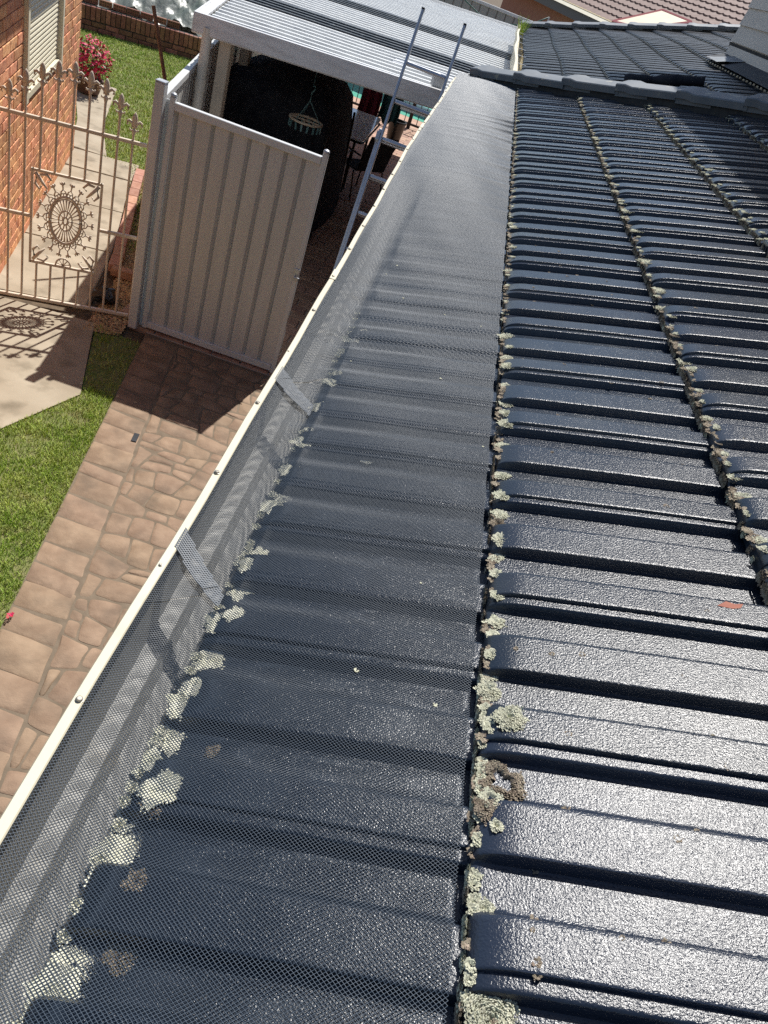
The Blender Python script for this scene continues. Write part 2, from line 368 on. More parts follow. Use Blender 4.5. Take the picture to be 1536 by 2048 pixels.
# fallen leaf litter near the post is covered by the gravel; brick edging
be = thing('brick_edging', 'low edging of orange bricks along the gravel bed', 'edging', (-3.2, 7.6, 0))
be.location = (0, 0, 0)
bk = nbm(); box(bk, -.112, .112, -.05, .05, -.037, .037, bev=.004); bkm = bpy.data.meshes.new('brick'); bk.to_mesh(bkm); bk.free(); bkm.materials.append(MATS['brick'])
ebm = bkm.copy(); ebm.materials.clear(); ebm.materials.append(MATS['brick_edge'])
ang = math.atan2(2.72, -.88)
for i in range(12):
    s = .12 + i * .234
    for z in (.05,):
        o = link('brick', ebm, None, be); o.location = (-2.83 - .31 * s + random.uniform(-.004, .004), 6.32 + .95 * s, z); o.rotation_euler = (0, 0, ang + random.uniform(-.03, .03))
for i in range(2):
    for z in (.05,):
        o = link('brick', ebm, None, be); o.location = (-2.73 + .22 * i, 6.31 + .02 * i, z); o.rotation_euler = (0, 0, .1)

# ================================================================= HOUSE WITH THE TILED ROOF
PT = rad(18.322); GA = .3336; GC = GA * math.cos(PT); TP = math.tan(PT); Q = PT - .0717; W = .21; TL = .405
HIP = 5.16                     # hip runs along X + Y = HIP
house = thing('house', 'house under the charcoal tiled roof that fills the right of the view', 'house')
roof = obj('roof', (lambda b: (prism(b, [(-.27, -1.3), (1.9, -1.3), (1.9, HIP - 1.9), (-.27, HIP + .27)], 0, .02), b)[1])(nbm()), 'mortar_dark', house)
for v in roof.data.vertices: v.co.z += E - .075 + v.co.x * TP
PR = [(0, -.004), (0, .0155), (.0008, .0168), (.0022, .0173), (.038, .0165), (.041, .0155), (.0465, .006), (.0505, .0008), (.054, 0), (.0885, 0), (.0903, .0005), (.0913, .003), (.0925, .0112), (.0935, .0133), (.0952, .014),
      (.142, .014), (.1452, .013), (.1508, .004), (.1545, .0006), (.158, 0), (.1925, 0), (.1943, .0005), (.1955, .003), (.1967, .0104), (.198, .0122), (.1996, .0127), (.226, .0127)]
def support(P, f=.0016):
    out = [P[0]]
    for a, b in zip(P, P[1:]):
        if b[0] - a[0] > .02:
            for k in (f, b[0] - a[0] - f): out.append((a[0] + k, a[1] + (b[1] - a[1]) * k / (b[0] - a[0])))
        out.append(b)
    return out
PR = support(PR)
def nose(s): return math.sqrt(max(0, 1 - (1 - s / .043) ** 2)) if s < .043 else 1
def tile_bm(st=(0, .0012, .004, .009, .016, .025, .034, .043, .048, .08, .2, TL), prof=PR, amp=1):
    bm = nbm(); G_ = []
    for s in st:
        dip = .003 * (1 - s / .007) ** 2 if s < .007 else 0
        G_.append([bm.verts.new((s, y, (z * (.12 + .88 * nose(s)) if z > 0 else z) - dip + (.0012 * math.sin(math.pi * min(1, s / TL)) * amp))) for y, z in prof])
    for A, B in zip(G_, G_[1:]):
        for i in range(len(prof) - 1): bm.faces.new((A[i], B[i], B[i + 1], A[i + 1]))
    f = [bm.verts.new((.0015, y, -.017)) for y, z in prof]; g_ = [bm.verts.new((.07, y, -.017)) for y, z in prof]
    for i in range(len(prof) - 1): bm.faces.new((f[i], G_[0][i], G_[0][i + 1], f[i + 1])); bm.faces.new((g_[i], f[i], f[i + 1], g_[i + 1]))
    return bm
def tmesh(bm, nm='roof_tile', m='tile'):
    me = bpy.data.meshes.new(nm); bm.to_mesh(me); bm.free(); me.materials.append(MATS[m])
    me.polygons.foreach_set('use_smooth', [True] * len(me.polygons)); me.set_sharp_from_angle(angle=rad(38)); return me
TM = tmesh(tile_bm())
AX = (math.cos(Q), 0, math.sin(Q)); AZ = (-math.sin(Q), 0, math.cos(Q))
def course_front(c): return -.30 if c == 1 else (c - 2) * GC
random.seed(3)
for c in range(1, 8):
    x0 = course_front(c); off = 0 if c % 2 == 0 else .104
    k = -5
    while True:
        y0 = k * W + off; k += 1
        if x0 + y0 > HIP + .02: break
        j = lambda a: random.uniform(-a, a)
        M = frame((x0 + j(.0015), y0, x0 * TP + E + j(.0005)), AX, (0, 1, 0), AZ) @ Matrix.Rotation(j(.004), 4, 'Z') @ Matrix.Rotation(j(.003), 4, 'X')
        if x0 + TL + y0 + .23 > HIP:
            bm = tile_bm(); bmesh.ops.transform(bm, matrix=M, verts=bm.verts)
            bmesh.ops.bisect_plane(bm, geom=list(bm.verts) + list(bm.edges) + list(bm.faces), plane_co=(HIP, 0, 0), plane_no=(1, 1, 0), clear_outer=True)
            if len(bm.faces) == 0: bm.free(); continue
            o = link('roof_tile', tmesh(bm), None, roof)
        else:
            o = link('roof_tile', TM, None, roof); o.matrix_local = M
CHX, CHY = .2695, .452
cc_ = [(-.016, -.004), (-.004, .006), (.006, .003), (.016, .0055), (.011, -.003), (.001, -.006)]
chip = raw('bare_chip', [(a, b, .0004) for a, b in cc_] + [(a, b, -.003) for a, b in cc_], [tuple(range(6))] + [(i, (i + 1) % 6, (i + 1) % 6 + 6, i + 6) for i in range(6)], 'chip', roof)
chip.matrix_local = frame((CHX, CHY, CHX * math.tan(Q) + E + .0181), AX, (0, 1, 0), AZ)
# hip capping
def cap_bm(L_=.395):
    bm = nbm()
    sec = [(-.118, .0), (-.122, .03), (-.118, .036), (-.03, .064), (0, .069), (.03, .064), (.118, .036), (.122, .03), (.118, .0)]
    inn = [(a * .86, b - .014) for a, b in sec]
    n_ = len(sec) - 1
    def ring(s, k, dz=0): return [bm.verts.new((s, a * k, b + dz)) for a, b in sec]
    R_ = [ring(0, 1.03, .007), ring(.003, 1.04, .009), ring(.06, 1.04, .009), ring(.1, 1.0, 0), ring(L_, .97, -.003)]
    for A, B in zip(R_, R_[1:]):
        for i in range(n_): bm.faces.new((A[i], B[i], B[i + 1], A[i + 1]))
    I = [bm.verts.new((.001, a * 1.1, b)) for a, b in inn]; J = [bm.verts.new((.2, a, b)) for a, b in inn]
    for i in range(n_): bm.faces.new((I[i], R_[0][i], R_[0][i + 1], I[i + 1])); bm.faces.new((J[i], I[i], I[i + 1], J[i + 1]))
    return bm
CM = tmesh(cap_bm(), 'hip_cap', 'cap'); CM.set_sharp_from_angle(angle=rad(14))
hd = U(1, -1, TP); hs = U(1, 1, 0); hn = hd.cross(hs); hn = hn if hn.z > 0 else -hn
hs = hn.cross(hd)
t = .16
while t < 2.2:
    base = Vector((-.376 + t, HIP + .376 - t, (-.376 + t) * TP + E + .016))
    o = link('hip_cap', CM, None, roof)
    o.matrix_local = frame(base, hd, hs, hn) @ Matrix.Rotation(random.uniform(-.02, .02) + .012, 4, 'Y') @ Matrix.Rotation(random.uniform(-.02, .02), 4, 'Z')
    t += .258
# rounded starter of the hip at the eave
bm = nbm(); rings = []
for k in range(7):
    a = k / 6 * math.pi / 2; s = -.2 * math.cos(a) * .8; f = math.sin(a) * .97 + .03
    rings.append([bm.verts.new((s, y_ * (.35 + .65 * f), -.03 + (z_ + .03) * f)) for y_, z_ in [(-.12, -.02), (-.12, .02), (-.06, .052), (0, .072), (.06, .052), (.12, .02), (.12, -.02)]])
for A, B in zip(rings, rings[1:]):
    for i in range(6): bm.faces.new((A[i], B[i], B[i + 1], A[i + 1]))
o = link('hip_starter', tmesh(bm, 'hip_starter', 'cap'), None, roof); o.matrix_local = frame((-.376 + .21, HIP + .376 - .21, (-.376 + .21) * TP + E + .01), hd, hs, hn)
# bedding mortar under the caps
bm = nbm(); M = frame((-.376, HIP + .376, -.376 * TP + E), hd, hs, hn); box(bm, .2, 3.2, -.1, .1, -.06, .025, M); obj('bedding_mortar', bm, 'mortar_dark', roof)
# end face behind the hip
HY = HIP + .376
raw('end_slope', [(-.376, HY, E - .125), (1.9, HY, E - .125), (1.9, HY - 2.276, E - .125 + 2.276 * TP), (-.376, HY, E - .2), (1.9, HY, E - .2), (1.9, HY - 2.35, E - .2)], [(0, 1, 2), (3, 4, 5), (0, 3, 4, 1), (1, 4, 5, 2), (0, 2, 5, 3)], 'tile_far', roof)
# far slope, same pitch, further along
FO = -.143
FT = tile_bm(st=(0, .004, .016, .043, TL), prof=[(0, .0), (0, .017), (.04, .0165), (.05, 0), (.09, 0), (.094, .014), (.144, .014), (.154, 0), (.195, 0), (.199, .0127), (.215, .0127)])
fme = bpy.data.meshes.new('tmp'); FT.to_mesh(fme); FT.free()
n = len(fme.vertices); co = np.zeros(n * 3); fme.vertices.foreach_get('co', co); co = co.reshape(-1, 3); fp = [tuple(p.vertices) for p in fme.polygons]
bm = nbm()
fc = lambda c: .07 + c * GC
fhip = lambda X: 12.75 - .4 * X
V = []; F = []
for c in range(0, 9):
    x0 = fc(c); y0 = 4.6 - x0 - W + (c % 2) * .105
    while y0 < fhip(x0) + .1:
        b = len(V); jz = random.uniform(-.0015, .0015); jr = random.uniform(-.006, .006); sag = .012 * math.sin(y0 * 1.7 + c * .8) + .01 * math.sin(y0 * .7 + 1)
        for s, yy, zz in co:
            V.append((x0 + AX[0] * s + AZ[0] * zz + sag * .6, y0 + yy + jr * s, E + FO + x0 * TP + AX[2] * s + AZ[2] * zz + jz + sag * .5))
        F += [tuple(i + b for i in f) for f in fp]; y0 += W
far = raw('roof_tile', V, F, 'tile_far', roof); far['kind'] = 'stuff'
bm = nbm(); bm.from_mesh(far.data)
bmesh.ops.bisect_plane(bm, geom=list(bm.verts) + list(bm.edges) + list(bm.faces), plane_co=(0, 12.75, 0), plane_no=(.4, 1, 0), clear_outer=True)
bm.to_mesh(far.data); bm.free(); far.data.polygons.foreach_set('use_smooth', [True] * len(far.data.polygons)); far.data.set_sharp_from_angle(angle=rad(38))
bm = nbm(); prism(bm, [(.1, 4.5), (3.2, 2.0), (3.2, fhip(3.2)), (.1, fhip(.1))], 0, .02)
for v in bm.verts: v.co.z += E + FO - .08 + v.co.x * TP
obj('far_slope', bm, 'mortar_dark', roof)
fd = U(1, -.4, TP); fs_ = U(.4, 1, 0); fn = fd.cross(fs_); fn = fn if fn.z > 0 else -fn; fs_ = fn.cross(fd)
t = .05
while t < 3.0:
    o = link('hip_cap', CM, None, roof); o.matrix_local = frame((t, fhip(t) - .05, t * TP + E + FO + .014), fd, fs_, fn) @ Matrix.Rotation(random.uniform(-.02, .02) + .012, 4, 'Y'); t += .335
bm = nbm(); box(bm, -.02, 3.3, -.085, .085, -.06, .025, frame((.05, fhip(.05) - .05, .05 * TP + E + FO), fd, fs_, fn)); obj('bedding_mortar', bm, 'mortar_dark', roof)
# far gutter
bm = nbm(); pts = []
for i in range(26):
    y = 5.2 + i * .3; wv = .008 * math.sin(i * .9) + .006 * math.sin(i * .37); pts.append((y, wv))
sec = [(.1, -.14), (.1, -.22), (-.005, -.22), (-.012, -.09), (.012, -.085), (.012, -.1)]
rings = [[bm.verts.new((a + wv, y, E + b)) for a, b in sec] for y, wv in pts]
for A, B in zip(rings, rings[1:]):
    for i in range(len(sec) - 1): bm.faces.new((A[i], B[i], B[i + 1], A[i + 1]))
fg = obj('far_gutter', bm, 'cream_trim', house)
for i in range(9):
    bm = nbm(); box(bm, .0, .1, -.008, .008, -.001, .001, Matrix.Translation((0, 6.1 + i * .72, E - .093)) @ Matrix.Rotation(.25, 4, 'Z')); obj('gutter_strap', bm, 'galv', fg)
# eave gutter, fascia, walls
bow = lambda Y: -.0155 * math.exp(-((Y - 3.0) / 1.15) ** 2)
sec = [(-.268, -.11), (-.268, -.165), (-.30, -.167), (-.306, -.160), (-.312, -.167), (-.335, -.167), (-.341, -.160), (-.347, -.167), (-.368, -.165), (-.3795, -.12), (-.3795, -.079), (-.374, -.079), (-.374, -.086)]
bm = nbm(); rings = []
for i in range(45):
    y = -1.2 + i * .1425; rings.append([bm.verts.new((a + (bow(y) if a < -.3 else bow(y) * .3), y, E + b)) for a, b in sec])
for A, B in zip(rings, rings[1:]):
    for i in range(len(sec) - 1): bm.faces.new((A[i], B[i], B[i + 1], A[i + 1]))
bm.faces.new(rings[-1]); gut = obj('gutter', bm, 'gutter_inside', house)
bm = nbm(); box(bm, -.262, -.235, -1.3, 5.0, E - .3, E - .1); obj('fascia', bm, 'cream_trim', house)
bm = nbm(); box(bm, -.23, .36, -1.3, 4.98, E - .3, E - .29); obj('soffit', bm, 'white_wall', house)
bm = nbm(); box(bm, .35, 4.8, -1.3, 4.4, 0, E - .31); box(bm, .72, 4.8, 4.402, 12.2, 0, E - .31); obj('wall', bm, 'brick_plain', house)
# upper storey with weatherboards
up = obj('upper_storey', (lambda b: (box(b, 1.83, 5.2, -2.5, 8.27, E - .3, E + 2.72), b)[1])(nbm()), 'board', house)
for i in range(17):
    z0 = E + .33 + i * .135
    for ya, yb in ((-2.5, 6.79), (6.795, 8.3)):
        V = [(1.795, ya, z0), (1.81, ya, z0 + .136), (1.83, ya, z0 + .136), (1.83, ya, z0), (1.795, yb, z0), (1.81, yb, z0 + .136), (1.83, yb, z0 + .136), (1.83, yb, z0)]
        raw('cladding_board', V, [(0, 1, 2, 3), (7, 6, 5, 4), (0, 4, 5, 1), (1, 5, 6, 2), (3, 7, 4, 0)], 'board', up)
bm = nbm(); box(bm, 1.05, 5.9, -3, 8.8, E + 2.70, E + 2.9); obj('upper_eave', bm, 'white_wall', house)
raw('wall_flashing', [(1.62, 4.0, E + FO + 1.62 * TP + .032), (1.83, 4.0, E + FO + 1.83 * TP + .05), (1.83, 8.34, E + FO + 1.83 * TP + .05), (1.62, 8.2, E + FO + 1.62 * TP + .032), (1.797, 4.0, E + FO + 1.83 * TP + .13), (1.797, 8.34, E + FO + 1.83 * TP + .13)], [(0, 1, 2, 3), (1, 4, 5, 2)], 'flashing', house)
V = []; F = []
for i in range(12):
    for k in range(5):
        V.append((1.58 + k * .06, 7.5 + .04 * i + random.uniform(-.02, .02), E + FO + (1.58 + k * .06) * TP + .05 + random.uniform(0, .008)))
for i in range(11):
    for k in range(4): F.append((i * 5 + k, i * 5 + k + 1, i * 5 + k + 6, i * 5 + k + 5))
raw('cement_patch', V, F, 'cap', house, smooth=True)

# ================================================================= GUTTER GUARD
guard = thing('gutter_guard', 'black wire mesh guard screwed over the eave gutter', 'gutter guard')
ypr = np.array([p[0] for p in PR[1:]]); zpr = np.array([p[1] for p in PR[1:]])
vbow = np.vectorize(bow)
def sstep(a, b, x): t = np.clip((x - a) / (b - a), 0, 1); return t * t * (3 - 2 * t)
def drape(x, y):
    pan = -.0993 + (x + .30) * math.tan(Q)
    prof = np.interp(np.mod(y - .104, W), ypr, zpr)
    prof = .5 * prof + .25 * np.interp(np.mod(y - .104 + .008, W), ypr, zpr) + .25 * np.interp(np.mod(y - .104 - .008, W), ypr, zpr)
    sag = (1 - prof / .014) * .0046 * (1 - .93 * sstep(.9, 2.1, y))
    far_ = sstep(1.3, 2.6, y)
    zt = pan + .0192 - sag + far_ * .008 * np.sin(np.clip((x + .3) / .3, 0, 1) * math.pi)
    ph = y * 33 + 2.3 * np.sin(y * 5.1) + 1.1 * np.sin(y * 11.7) + 14 * x
    wr = (np.maximum(0, np.sin(ph)) ** 2 - .3) * .006 + .0016 * np.sin(y * 61 + 20 * x + 2 * np.sin(y * 7))
    zt = zt + far_ * wr * np.exp(np.minimum(x, 0) / .085) * (1 + .6 * np.sin(y * 2.2))
    zt = zt + far_ * .0009 * np.sin(y * 9 + 3 * np.sin(x * 14 + y * 2)) + .0008 * np.sin(y * 17 + x * 30) + .0025 * far_ * np.sin(y * 2.1 + x * 9)
    raw_prof = np.interp(np.mod(y - .104, W), ypr, zpr)
    xl = -.374
    zl = -.0755
    xe = -.283
    k = np.clip((x - xl) / (xe - xl), 0, 1)
    ze = pan + .0185 - sag * .6
    flat = zl + (ze - zl) * k - .006 * np.sin(k * math.pi) * (1 + .5 * np.sin(y * 2.9))
    # sheet overlaps buckle where two lengths of mesh meet
    for yc in (.355, .92):
        d = (y - yc - (x + .33) * .9)
        flat = flat + .003 * np.exp(-(d / .02) ** 2) * (d > 0) * np.sin(k * math.pi)
    bl = sstep(xe - .004, xe + .012, x)
    taut = zl + (x - xl) / (0 - xl) * (-.0045 - zl) + .010 * np.sin(np.clip((x - xl) / (0 - xl), 0, 1) * math.pi) * far_ + wr * np.exp(np.minimum(x, 0) / .085) * far_ * (1 + .6 * np.sin(y * 2.2))
    tw = .25 + .75 * far_
    z = (flat * (1 - bl) + zt * bl) * (1 - tw) + taut * tw
    return E + np.where(x > -.296, np.maximum(z, pan + raw_prof + .0016), z)
def wire_zone(y0, y1, cx, cyy, hw, hh, fn=None):
    nx = int(round(.366 / (cx / 2))); ny_ = int(round((y1 - y0) / (cyy / 2)))
    ix, iy = np.meshgrid(np.arange(nx), np.arange(ny_), indexing='ij'); ix = ix.ravel(); iy = iy.ravel()
    even = ((ix + iy) % 2 == 0)
    A = np.concatenate([np.stack([ix[even], iy[even]], 1), np.stack([ix[~even] + 1, iy[~even]], 1)])
    B = np.concatenate([np.stack([ix[even] + 1, iy[even] + 1], 1), np.stack([ix[~even], iy[~even] + 1], 1)])
    def pos(I):
        y = y0 + I[:, 1] * cyy / 2; x = -.3745 + I[:, 0] * cx / 2
        x = x + vb(y) * np.clip((-.1 - x) / .25, 0, 1)
        y = y + .0012 * np.sin(x * 40 + y * 9)
        keep = x + y < HIP - .02; z = drape(x, y)
        if fn is not None:
            k2, dz = fn(x, y); keep = keep & k2; z = z + dz
        return np.stack([x, y, z], 1), keep
    yy = np.linspace(-2, 6, 400); bb = np.array([bow(v) for v in yy]); vb = lambda y: np.interp(y, yy, bb)
    P, ka = pos(A); P2_, kb = pos(B); k = ka & kb; P = P[k]; P2_ = P2_[k]
    D = P2_ - P; S = np.stack([-D[:, 1], D[:, 0], np.zeros(len(D))], 1); S /= np.linalg.norm(S, axis=1)[:, None]
    up_ = np.array([0, 0, hh])
    # expanded-metal strands: the two families lie a little differently
    n = len(P); V = np.empty((n, 6, 3))
    V[:, 0] = P - S * hw; V[:, 1] = P + S * hw; V[:, 2] = P + up_
    V[:, 3] = P2_ - S * hw; V[:, 4] = P2_ + S * hw; V[:, 5] = P2_ + up_
    base = (np.arange(n) * 6)[:, None]
    Fq = np.concatenate([base + np.array([0, 2, 5, 3]), base + np.array([2, 1, 4, 5]), base + np.array([1, 0, 3, 4])])
    return V.reshape(-1, 3), Fq
def quads_obj(name, V, F, m, parent):
    me = bpy.data.meshes.new(name); me.vertices.add(len(V)); me.vertices.foreach_set('co', V.ravel().astype(np.float32))
    me.loops.add(F.size); me.loops.foreach_set('vertex_index', F.ravel().astype(np.int32))
    me.polygons.add(len(F)); me.polygons.foreach_set('loop_start', np.arange(0, F.size, 4, dtype=np.int32))
    me.update(calc_edges=True); me.validate()
    return link(name, me, m, parent)
zones = [wire_zone(-.75, -.32, .0144, .012, .0012, .0012), wire_zone(-.32, 1.1, .0042, .0034, .00035, .00055), wire_zone(1.1, 2.6, .0072, .006, .00064, .0009), wire_zone(2.6, 5.4, .0096, .008, .00098, .0012)]
def flap(A, B, C_):             # turned-up corner where two lengths of mesh overlap
    def f(x, y):
        d = (B[1] - C_[1]) * (A[0] - C_[0]) + (C_[0] - B[0]) * (A[1] - C_[1])
        u = ((B[1] - C_[1]) * (x - C_[0]) + (C_[0] - B[0]) * (y - C_[1])) / d; v = ((C_[1] - A[1]) * (x - C_[0]) + (A[0] - C_[0]) * (y - C_[1])) / d; w_ = 1 - u - v
        return (u > 0) & (v > 0) & (w_ > 0), .002 + .009 * np.clip(w_, 0, 1) * (1 - np.clip(w_, 0, 1) * .4)
    return f
Vs, Fs, o_ = [], [], 0
for v, f in zones: Vs.append(v); Fs.append(f + o_); o_ += len(v)
mesh = quads_obj('wire_mesh', np.concatenate(Vs), np.concatenate(Fs), 'wire', guard); mesh['kind'] = 'stuff'
def strap(y0, dy, wd):
    def f(x, y):
        c = y0 - (x + .372) / .075 * dy; k = np.clip((x + .372) / .075, 0, 1)
        return (np.abs(y - c) < wd * (1 - .35 * k)) & (x < -.295), .004 + .004 * np.sin(k * math.pi)
    return f
for y0 in (.43, .9):
    v, f = wire_zone(y0 - .14, y0 + .05, .0048, .004, .00085, .0005, strap(y0, .075, .02 if y0 < .6 else .026)); o = quads_obj('overlap_fold', v, f, 'wire_pale', guard); o['kind'] = 'stuff'
# folded trim along the lip
sec = [(-.3835, -.095), (-.3835, -.0745), (-.3823, -.0729), (-.3730, -.0720), (-.3718, -.0735), (-.3723, -.0765)]
bm = nbm(); rings = []
for i in range(60):
    y = -1.2 + i * .1075; wv = .0011 * math.sin(i * 1.3) + .0009 * math.sin(i * .41 + 1); rings.append([bm.verts.new((a + bow(y) + wv, y, E + b + .0005 * math.sin(i * .7))) for a, b in sec])
for A, B in zip(rings, rings[1:]):
    for i in range(len(sec) - 1): bm.faces.new((A[i], B[i], B[i + 1], A[i + 1]))
bm.faces.new(rings[-1][::-1]); trim = obj('trim_strip', bm, 'cream_trim', guard, sharp=40)
for yj in (1.42, 3.35):
    bm = nbm(); box(bm, -.3845, -.3712, -.03, .03, -.0735, -.0712, Matrix.Translation((bow(yj), yj, E)) @ Matrix.Rotation(.012, 4, 'Z'), bev=.0006); obj('trim_joint', bm, 'cream_trim', guard)
sb = nbm(); lathe(sb, [(.0042, 0), (.0042, .0008), (.0034, .001), (.0031, .003), (.0022, .0034), (0, .0034)], 10); sm = bpy.data.meshes.new('screw'); sb.to_mesh(sm); sb.free(); sm.materials.append(MATS['screw'])
for i in range(25):
    y = .172 + .2045 * i + random.uniform(-.004, .004)
    o = link('screw', sm, None, guard); o.location = (-.3775 + bow(y) + random.uniform(-.001, .001), y, E - .0723); o.rotation_euler = (random.uniform(-.06, .06), random.uniform(-.06, .06), random.random())
    if i % 3 == 1 and i < 6: o.scale = (.6, .6, .5)

# ================================================================= LICHEN
def lichen_obj(name, spots, m, label, parent=None):
    V = []; F = []
    for (px_, py_, pz_, ux, uy, r, n, hgt, ring) in spots:
        o0 = Vector((px_, py_, pz_)); nr = Vector(ux).cross(Vector(uy)).normalized(); ux_, uy_ = Vector(ux), Vector(uy)
        lob = [random.uniform(.45, 1.2) for _ in range(13)]; n = int(n * 3.6); r = r * .88
        for i in range(n):
            a = random.uniform(0, 6.283); li = a / 6.283 * 13; k0 = int(li) % 13; edge = r * (lob[k0] * (1 - li % 1) + lob[(k0 + 1) % 13] * (li % 1)) * (1.25 if random.random() < .08 else 1)
            d = edge * math.sqrt(random.uniform(ring, 1)) * random.uniform(.78, 1.12); rad_ = (ux_ * math.cos(a) + uy_ * math.sin(a)); tan_ = nr.cross(rad_)
            c = o0 + rad_ * d; s = min(random.uniform(.0006, .0015), r * .7); tilt = random.uniform(.0, .6) * (.15 if hgt < .001 else 1); h = hgt * random.uniform(.3, 1) * (1 - .5 * (d / (edge + 1e-6)) ** 2)
            q = random.uniform(-.6, .6); t2 = (tan_ + rad_ * q).normalized(); r2 = (rad_ - tan_ * q).normalized()
            b = len(V); tip = c + r2 * s * 1.8 * math.cos(tilt) + nr * (h + s * math.sin(tilt))
            for v in (c - t2 * s * .6 + nr * h * .2, c + t2 * s * .6 + nr * h * .2, tip + t2 * s * .75, tip - t2 * s * .75 + nr * s * .3): V.append(tuple(v))
            V.append(tuple(tip + r2 * s * .7)); F += [(b, b + 1, b + 2, b + 3), (b + 3, b + 2, b + 4)]
    o = raw(name, V, F, m, parent); return tag(o, label, 'lichen', kind='stuff')
random.seed(11)
DN = (0, 1, 0)
def on_tile(c, s, y):           # a point on a tile of course c at slope distance s
    x0 = course_front(c); off = 0 if c % 2 == 0 else .104
    yy = (y - off) % W; z = float(np.interp(yy, ypr, zpr)) * (.12 + .88 * nose(max(0, s)))
    return (x0 + AX[0] * s + AZ[0] * z, y, x0 * TP + E + AX[2] * s + AZ[2] * z)
def edge_spots(c, y0, y1, step, rmin, rmax, n, big=.3):
    S = []; y = y0
    while y < y1:
        dist = max(.6, y + .28); r = random.uniform(rmin, rmax) * (1.5 if random.random() < big else .75)
        s = random.uniform(.0, .012) + r * .25; p = on_tile(c, s, y)
        S.append((*p, AX, DN, r, int(n * (r / rmax) ** 1.2) + 12, .0013, 0))
        if random.random() < .8: # on the front face
            x0 = course_front(c); S.append((x0 - .001, y + random.uniform(-.02, .02), x0 * TP + E - .006, (0, 0, 1), DN, r * .5, int(n * .25), .002, 0))
        y += step * random.uniform(.5, 1.6)
    return S
# positions read off the nearest tile edge
near = [(.60, .012), (.63, .016), (.70, .013), (.78, .014), (.84, .017), (.875, .012), (.93, .015), (.99, .013), (1.06, .016), (1.12, .014), (.505, .011), (.53, .014), (.46, .008), (.42, .01), (.385, .012), (.30, .008), (.275, .012), (.325, .007), (.225, .012), (.36, .007)]
S2 = [(*on_tile(2, .004 + r * .5, y), AX, DN, r * .95, 110, .0014, 0) for y, r in near]
S2 += [(*on_tile(2, .026, .235), AX, DN, .0165, 620, .004, 0), (*on_tile(2, .006, .28), AX, DN, .012, 200, .003, 0), (*on_tile(2, .018, .118), AX, DN, .0055, 60, .003, 0), (*on_tile(2, .012, .05), AX, DN, .0075, 120, .003, 0), (*on_tile(2, .012, .145), AX, DN, .010, 150, .003, .2)]
S2 += [(*on_tile(2, .02, -.03), AX, DN, .024, 900, .007, 0), (*on_tile(2, .03, -.045), AX, DN, .02, 500, .007, 0)]
for i in range(26): S2.append((-.001, random.uniform(-.02, .3), E - .004, (0, 0, 1), DN, .006, 30, .002, 0)); S2.append((*on_tile(2, .003, random.uniform(-.02, .3)), AX, DN, .0045, 26, .002, 0))
S2 += edge_spots(2, 1.15, 5.0, .062, .006, .014, 60)
lichen_obj('lichen', S2, 'lichen', 'pale green lichen tufts along the tile edge beside the mesh')
lichen_obj('lichen', [(*on_tile(2, .022, .172), AX, DN, .021, 620, .005, .38), (*on_tile(2, .008, .135), AX, DN, .013, 260, .004, 0), (*on_tile(2, .008, .575), AX, DN, .013, 160, .004, 0), (*on_tile(2, .026, -.04), AX, DN, .014, 200, .009, 0)] + [(-.001, random.uniform(-.1, 4.5), E - .006, (0, 0, 1), DN, .007, 22, .002, 0) for _ in range(330)] + [(*on_tile(2, random.uniform(0, .006), random.uniform(-.1, 4.9)), AX, DN, random.uniform(.003, .008), 16, .0008, 0) for _ in range(260)], 'lichen_brown', 'brown lichen ring and crust on the tile edge beside the mesh')
S3 = edge_spots(3, .55, 4.8, .042, .008, .017, 70, .35)
lichen_obj('lichen', S3, 'lichen', 'pale lichen clumps along the next tile course up')
S3b = []
for i in range(330):
    y = random.uniform(.45, 4.3); x0 = course_front(3); S3b.append((x0 - .001, y, x0 * TP + E - .005, (0, 0, 1), DN, .008, 22, .002, 0))
for i in range(260):
    y = random.uniform(1.6, 4.0); x0 = course_front(4); S3b.append((x0 - .001, y, x0 * TP + E - .005, (0, 0, 1), DN, .009, 18, .002, 0))
for i in range(200):
    y = random.uniform(2.0, 3.7); x0 = course_front(5); S3b.append((x0 - .001, y, x0 * TP + E - .005, (0, 0, 1), DN, .009, 14, .002, 0))
S3b += [(*on_tile(3, random.uniform(0, .008), random.uniform(.5, 4.6)), AX, DN, random.uniform(.004, .009), 16, .0008, 0) for _ in range(240)]
lichen_obj('lichen', S3b, 'lichen_brown', 'brown lichen crust on the front edges of the upper tile courses')
lichen_obj('lichen', edge_spots(4, 1.6, 4.4, .045, .009, .018, 60, .4) + edge_spots(5, 2.1, 4.1, .05, .009, .018, 50, .4), 'lichen', 'pale lichen clumps along the upper tile courses near the hip')
# under the wire mesh, on the front edge of the lowest course
S1 = []
for y, r, s in [(-.13, .022, .012), (-.06, .026, .014), (-.035, .018, .02), (.045, .024, .012), (.062, .022, .022), (.085, .016, .012), (.115, .015, .03), (.14, .013, .012), (.175, .016, .012), (.215, .018, .014), (.235, .012, .02), (.285, .02, .016), (.33, .014, .012), (.345, .012, .03), (.40, .016, .014), (.435, .013, .018), (.47, .018, .022), (.56, .016, .014), (.60, .013, .02), (.66, .014, .014), (.70, .012, .03), (.74, .016, .014), (.80, .012, .012), (.86, .018, .016), (.95, .016, .018), (1.02, .015, .012), (1.15, .018, .02), (1.22, .014, .026), (.72, .009, .12), (.11, .02, .035)]:
    S1.append((*on_tile(1, s, y), AX, DN, r, int(1100 * (r / .022) ** 2), .0006, 0))
for i in range(60): S1.append((*on_tile(1, .004, random.uniform(-.2, 1.3)), AX, DN, .006, 50, .003, 0))
lichen_obj('lichen', S1, 'lichen_pale', 'cream lichen patches seen through the wire mesh at the lowest tile edge')
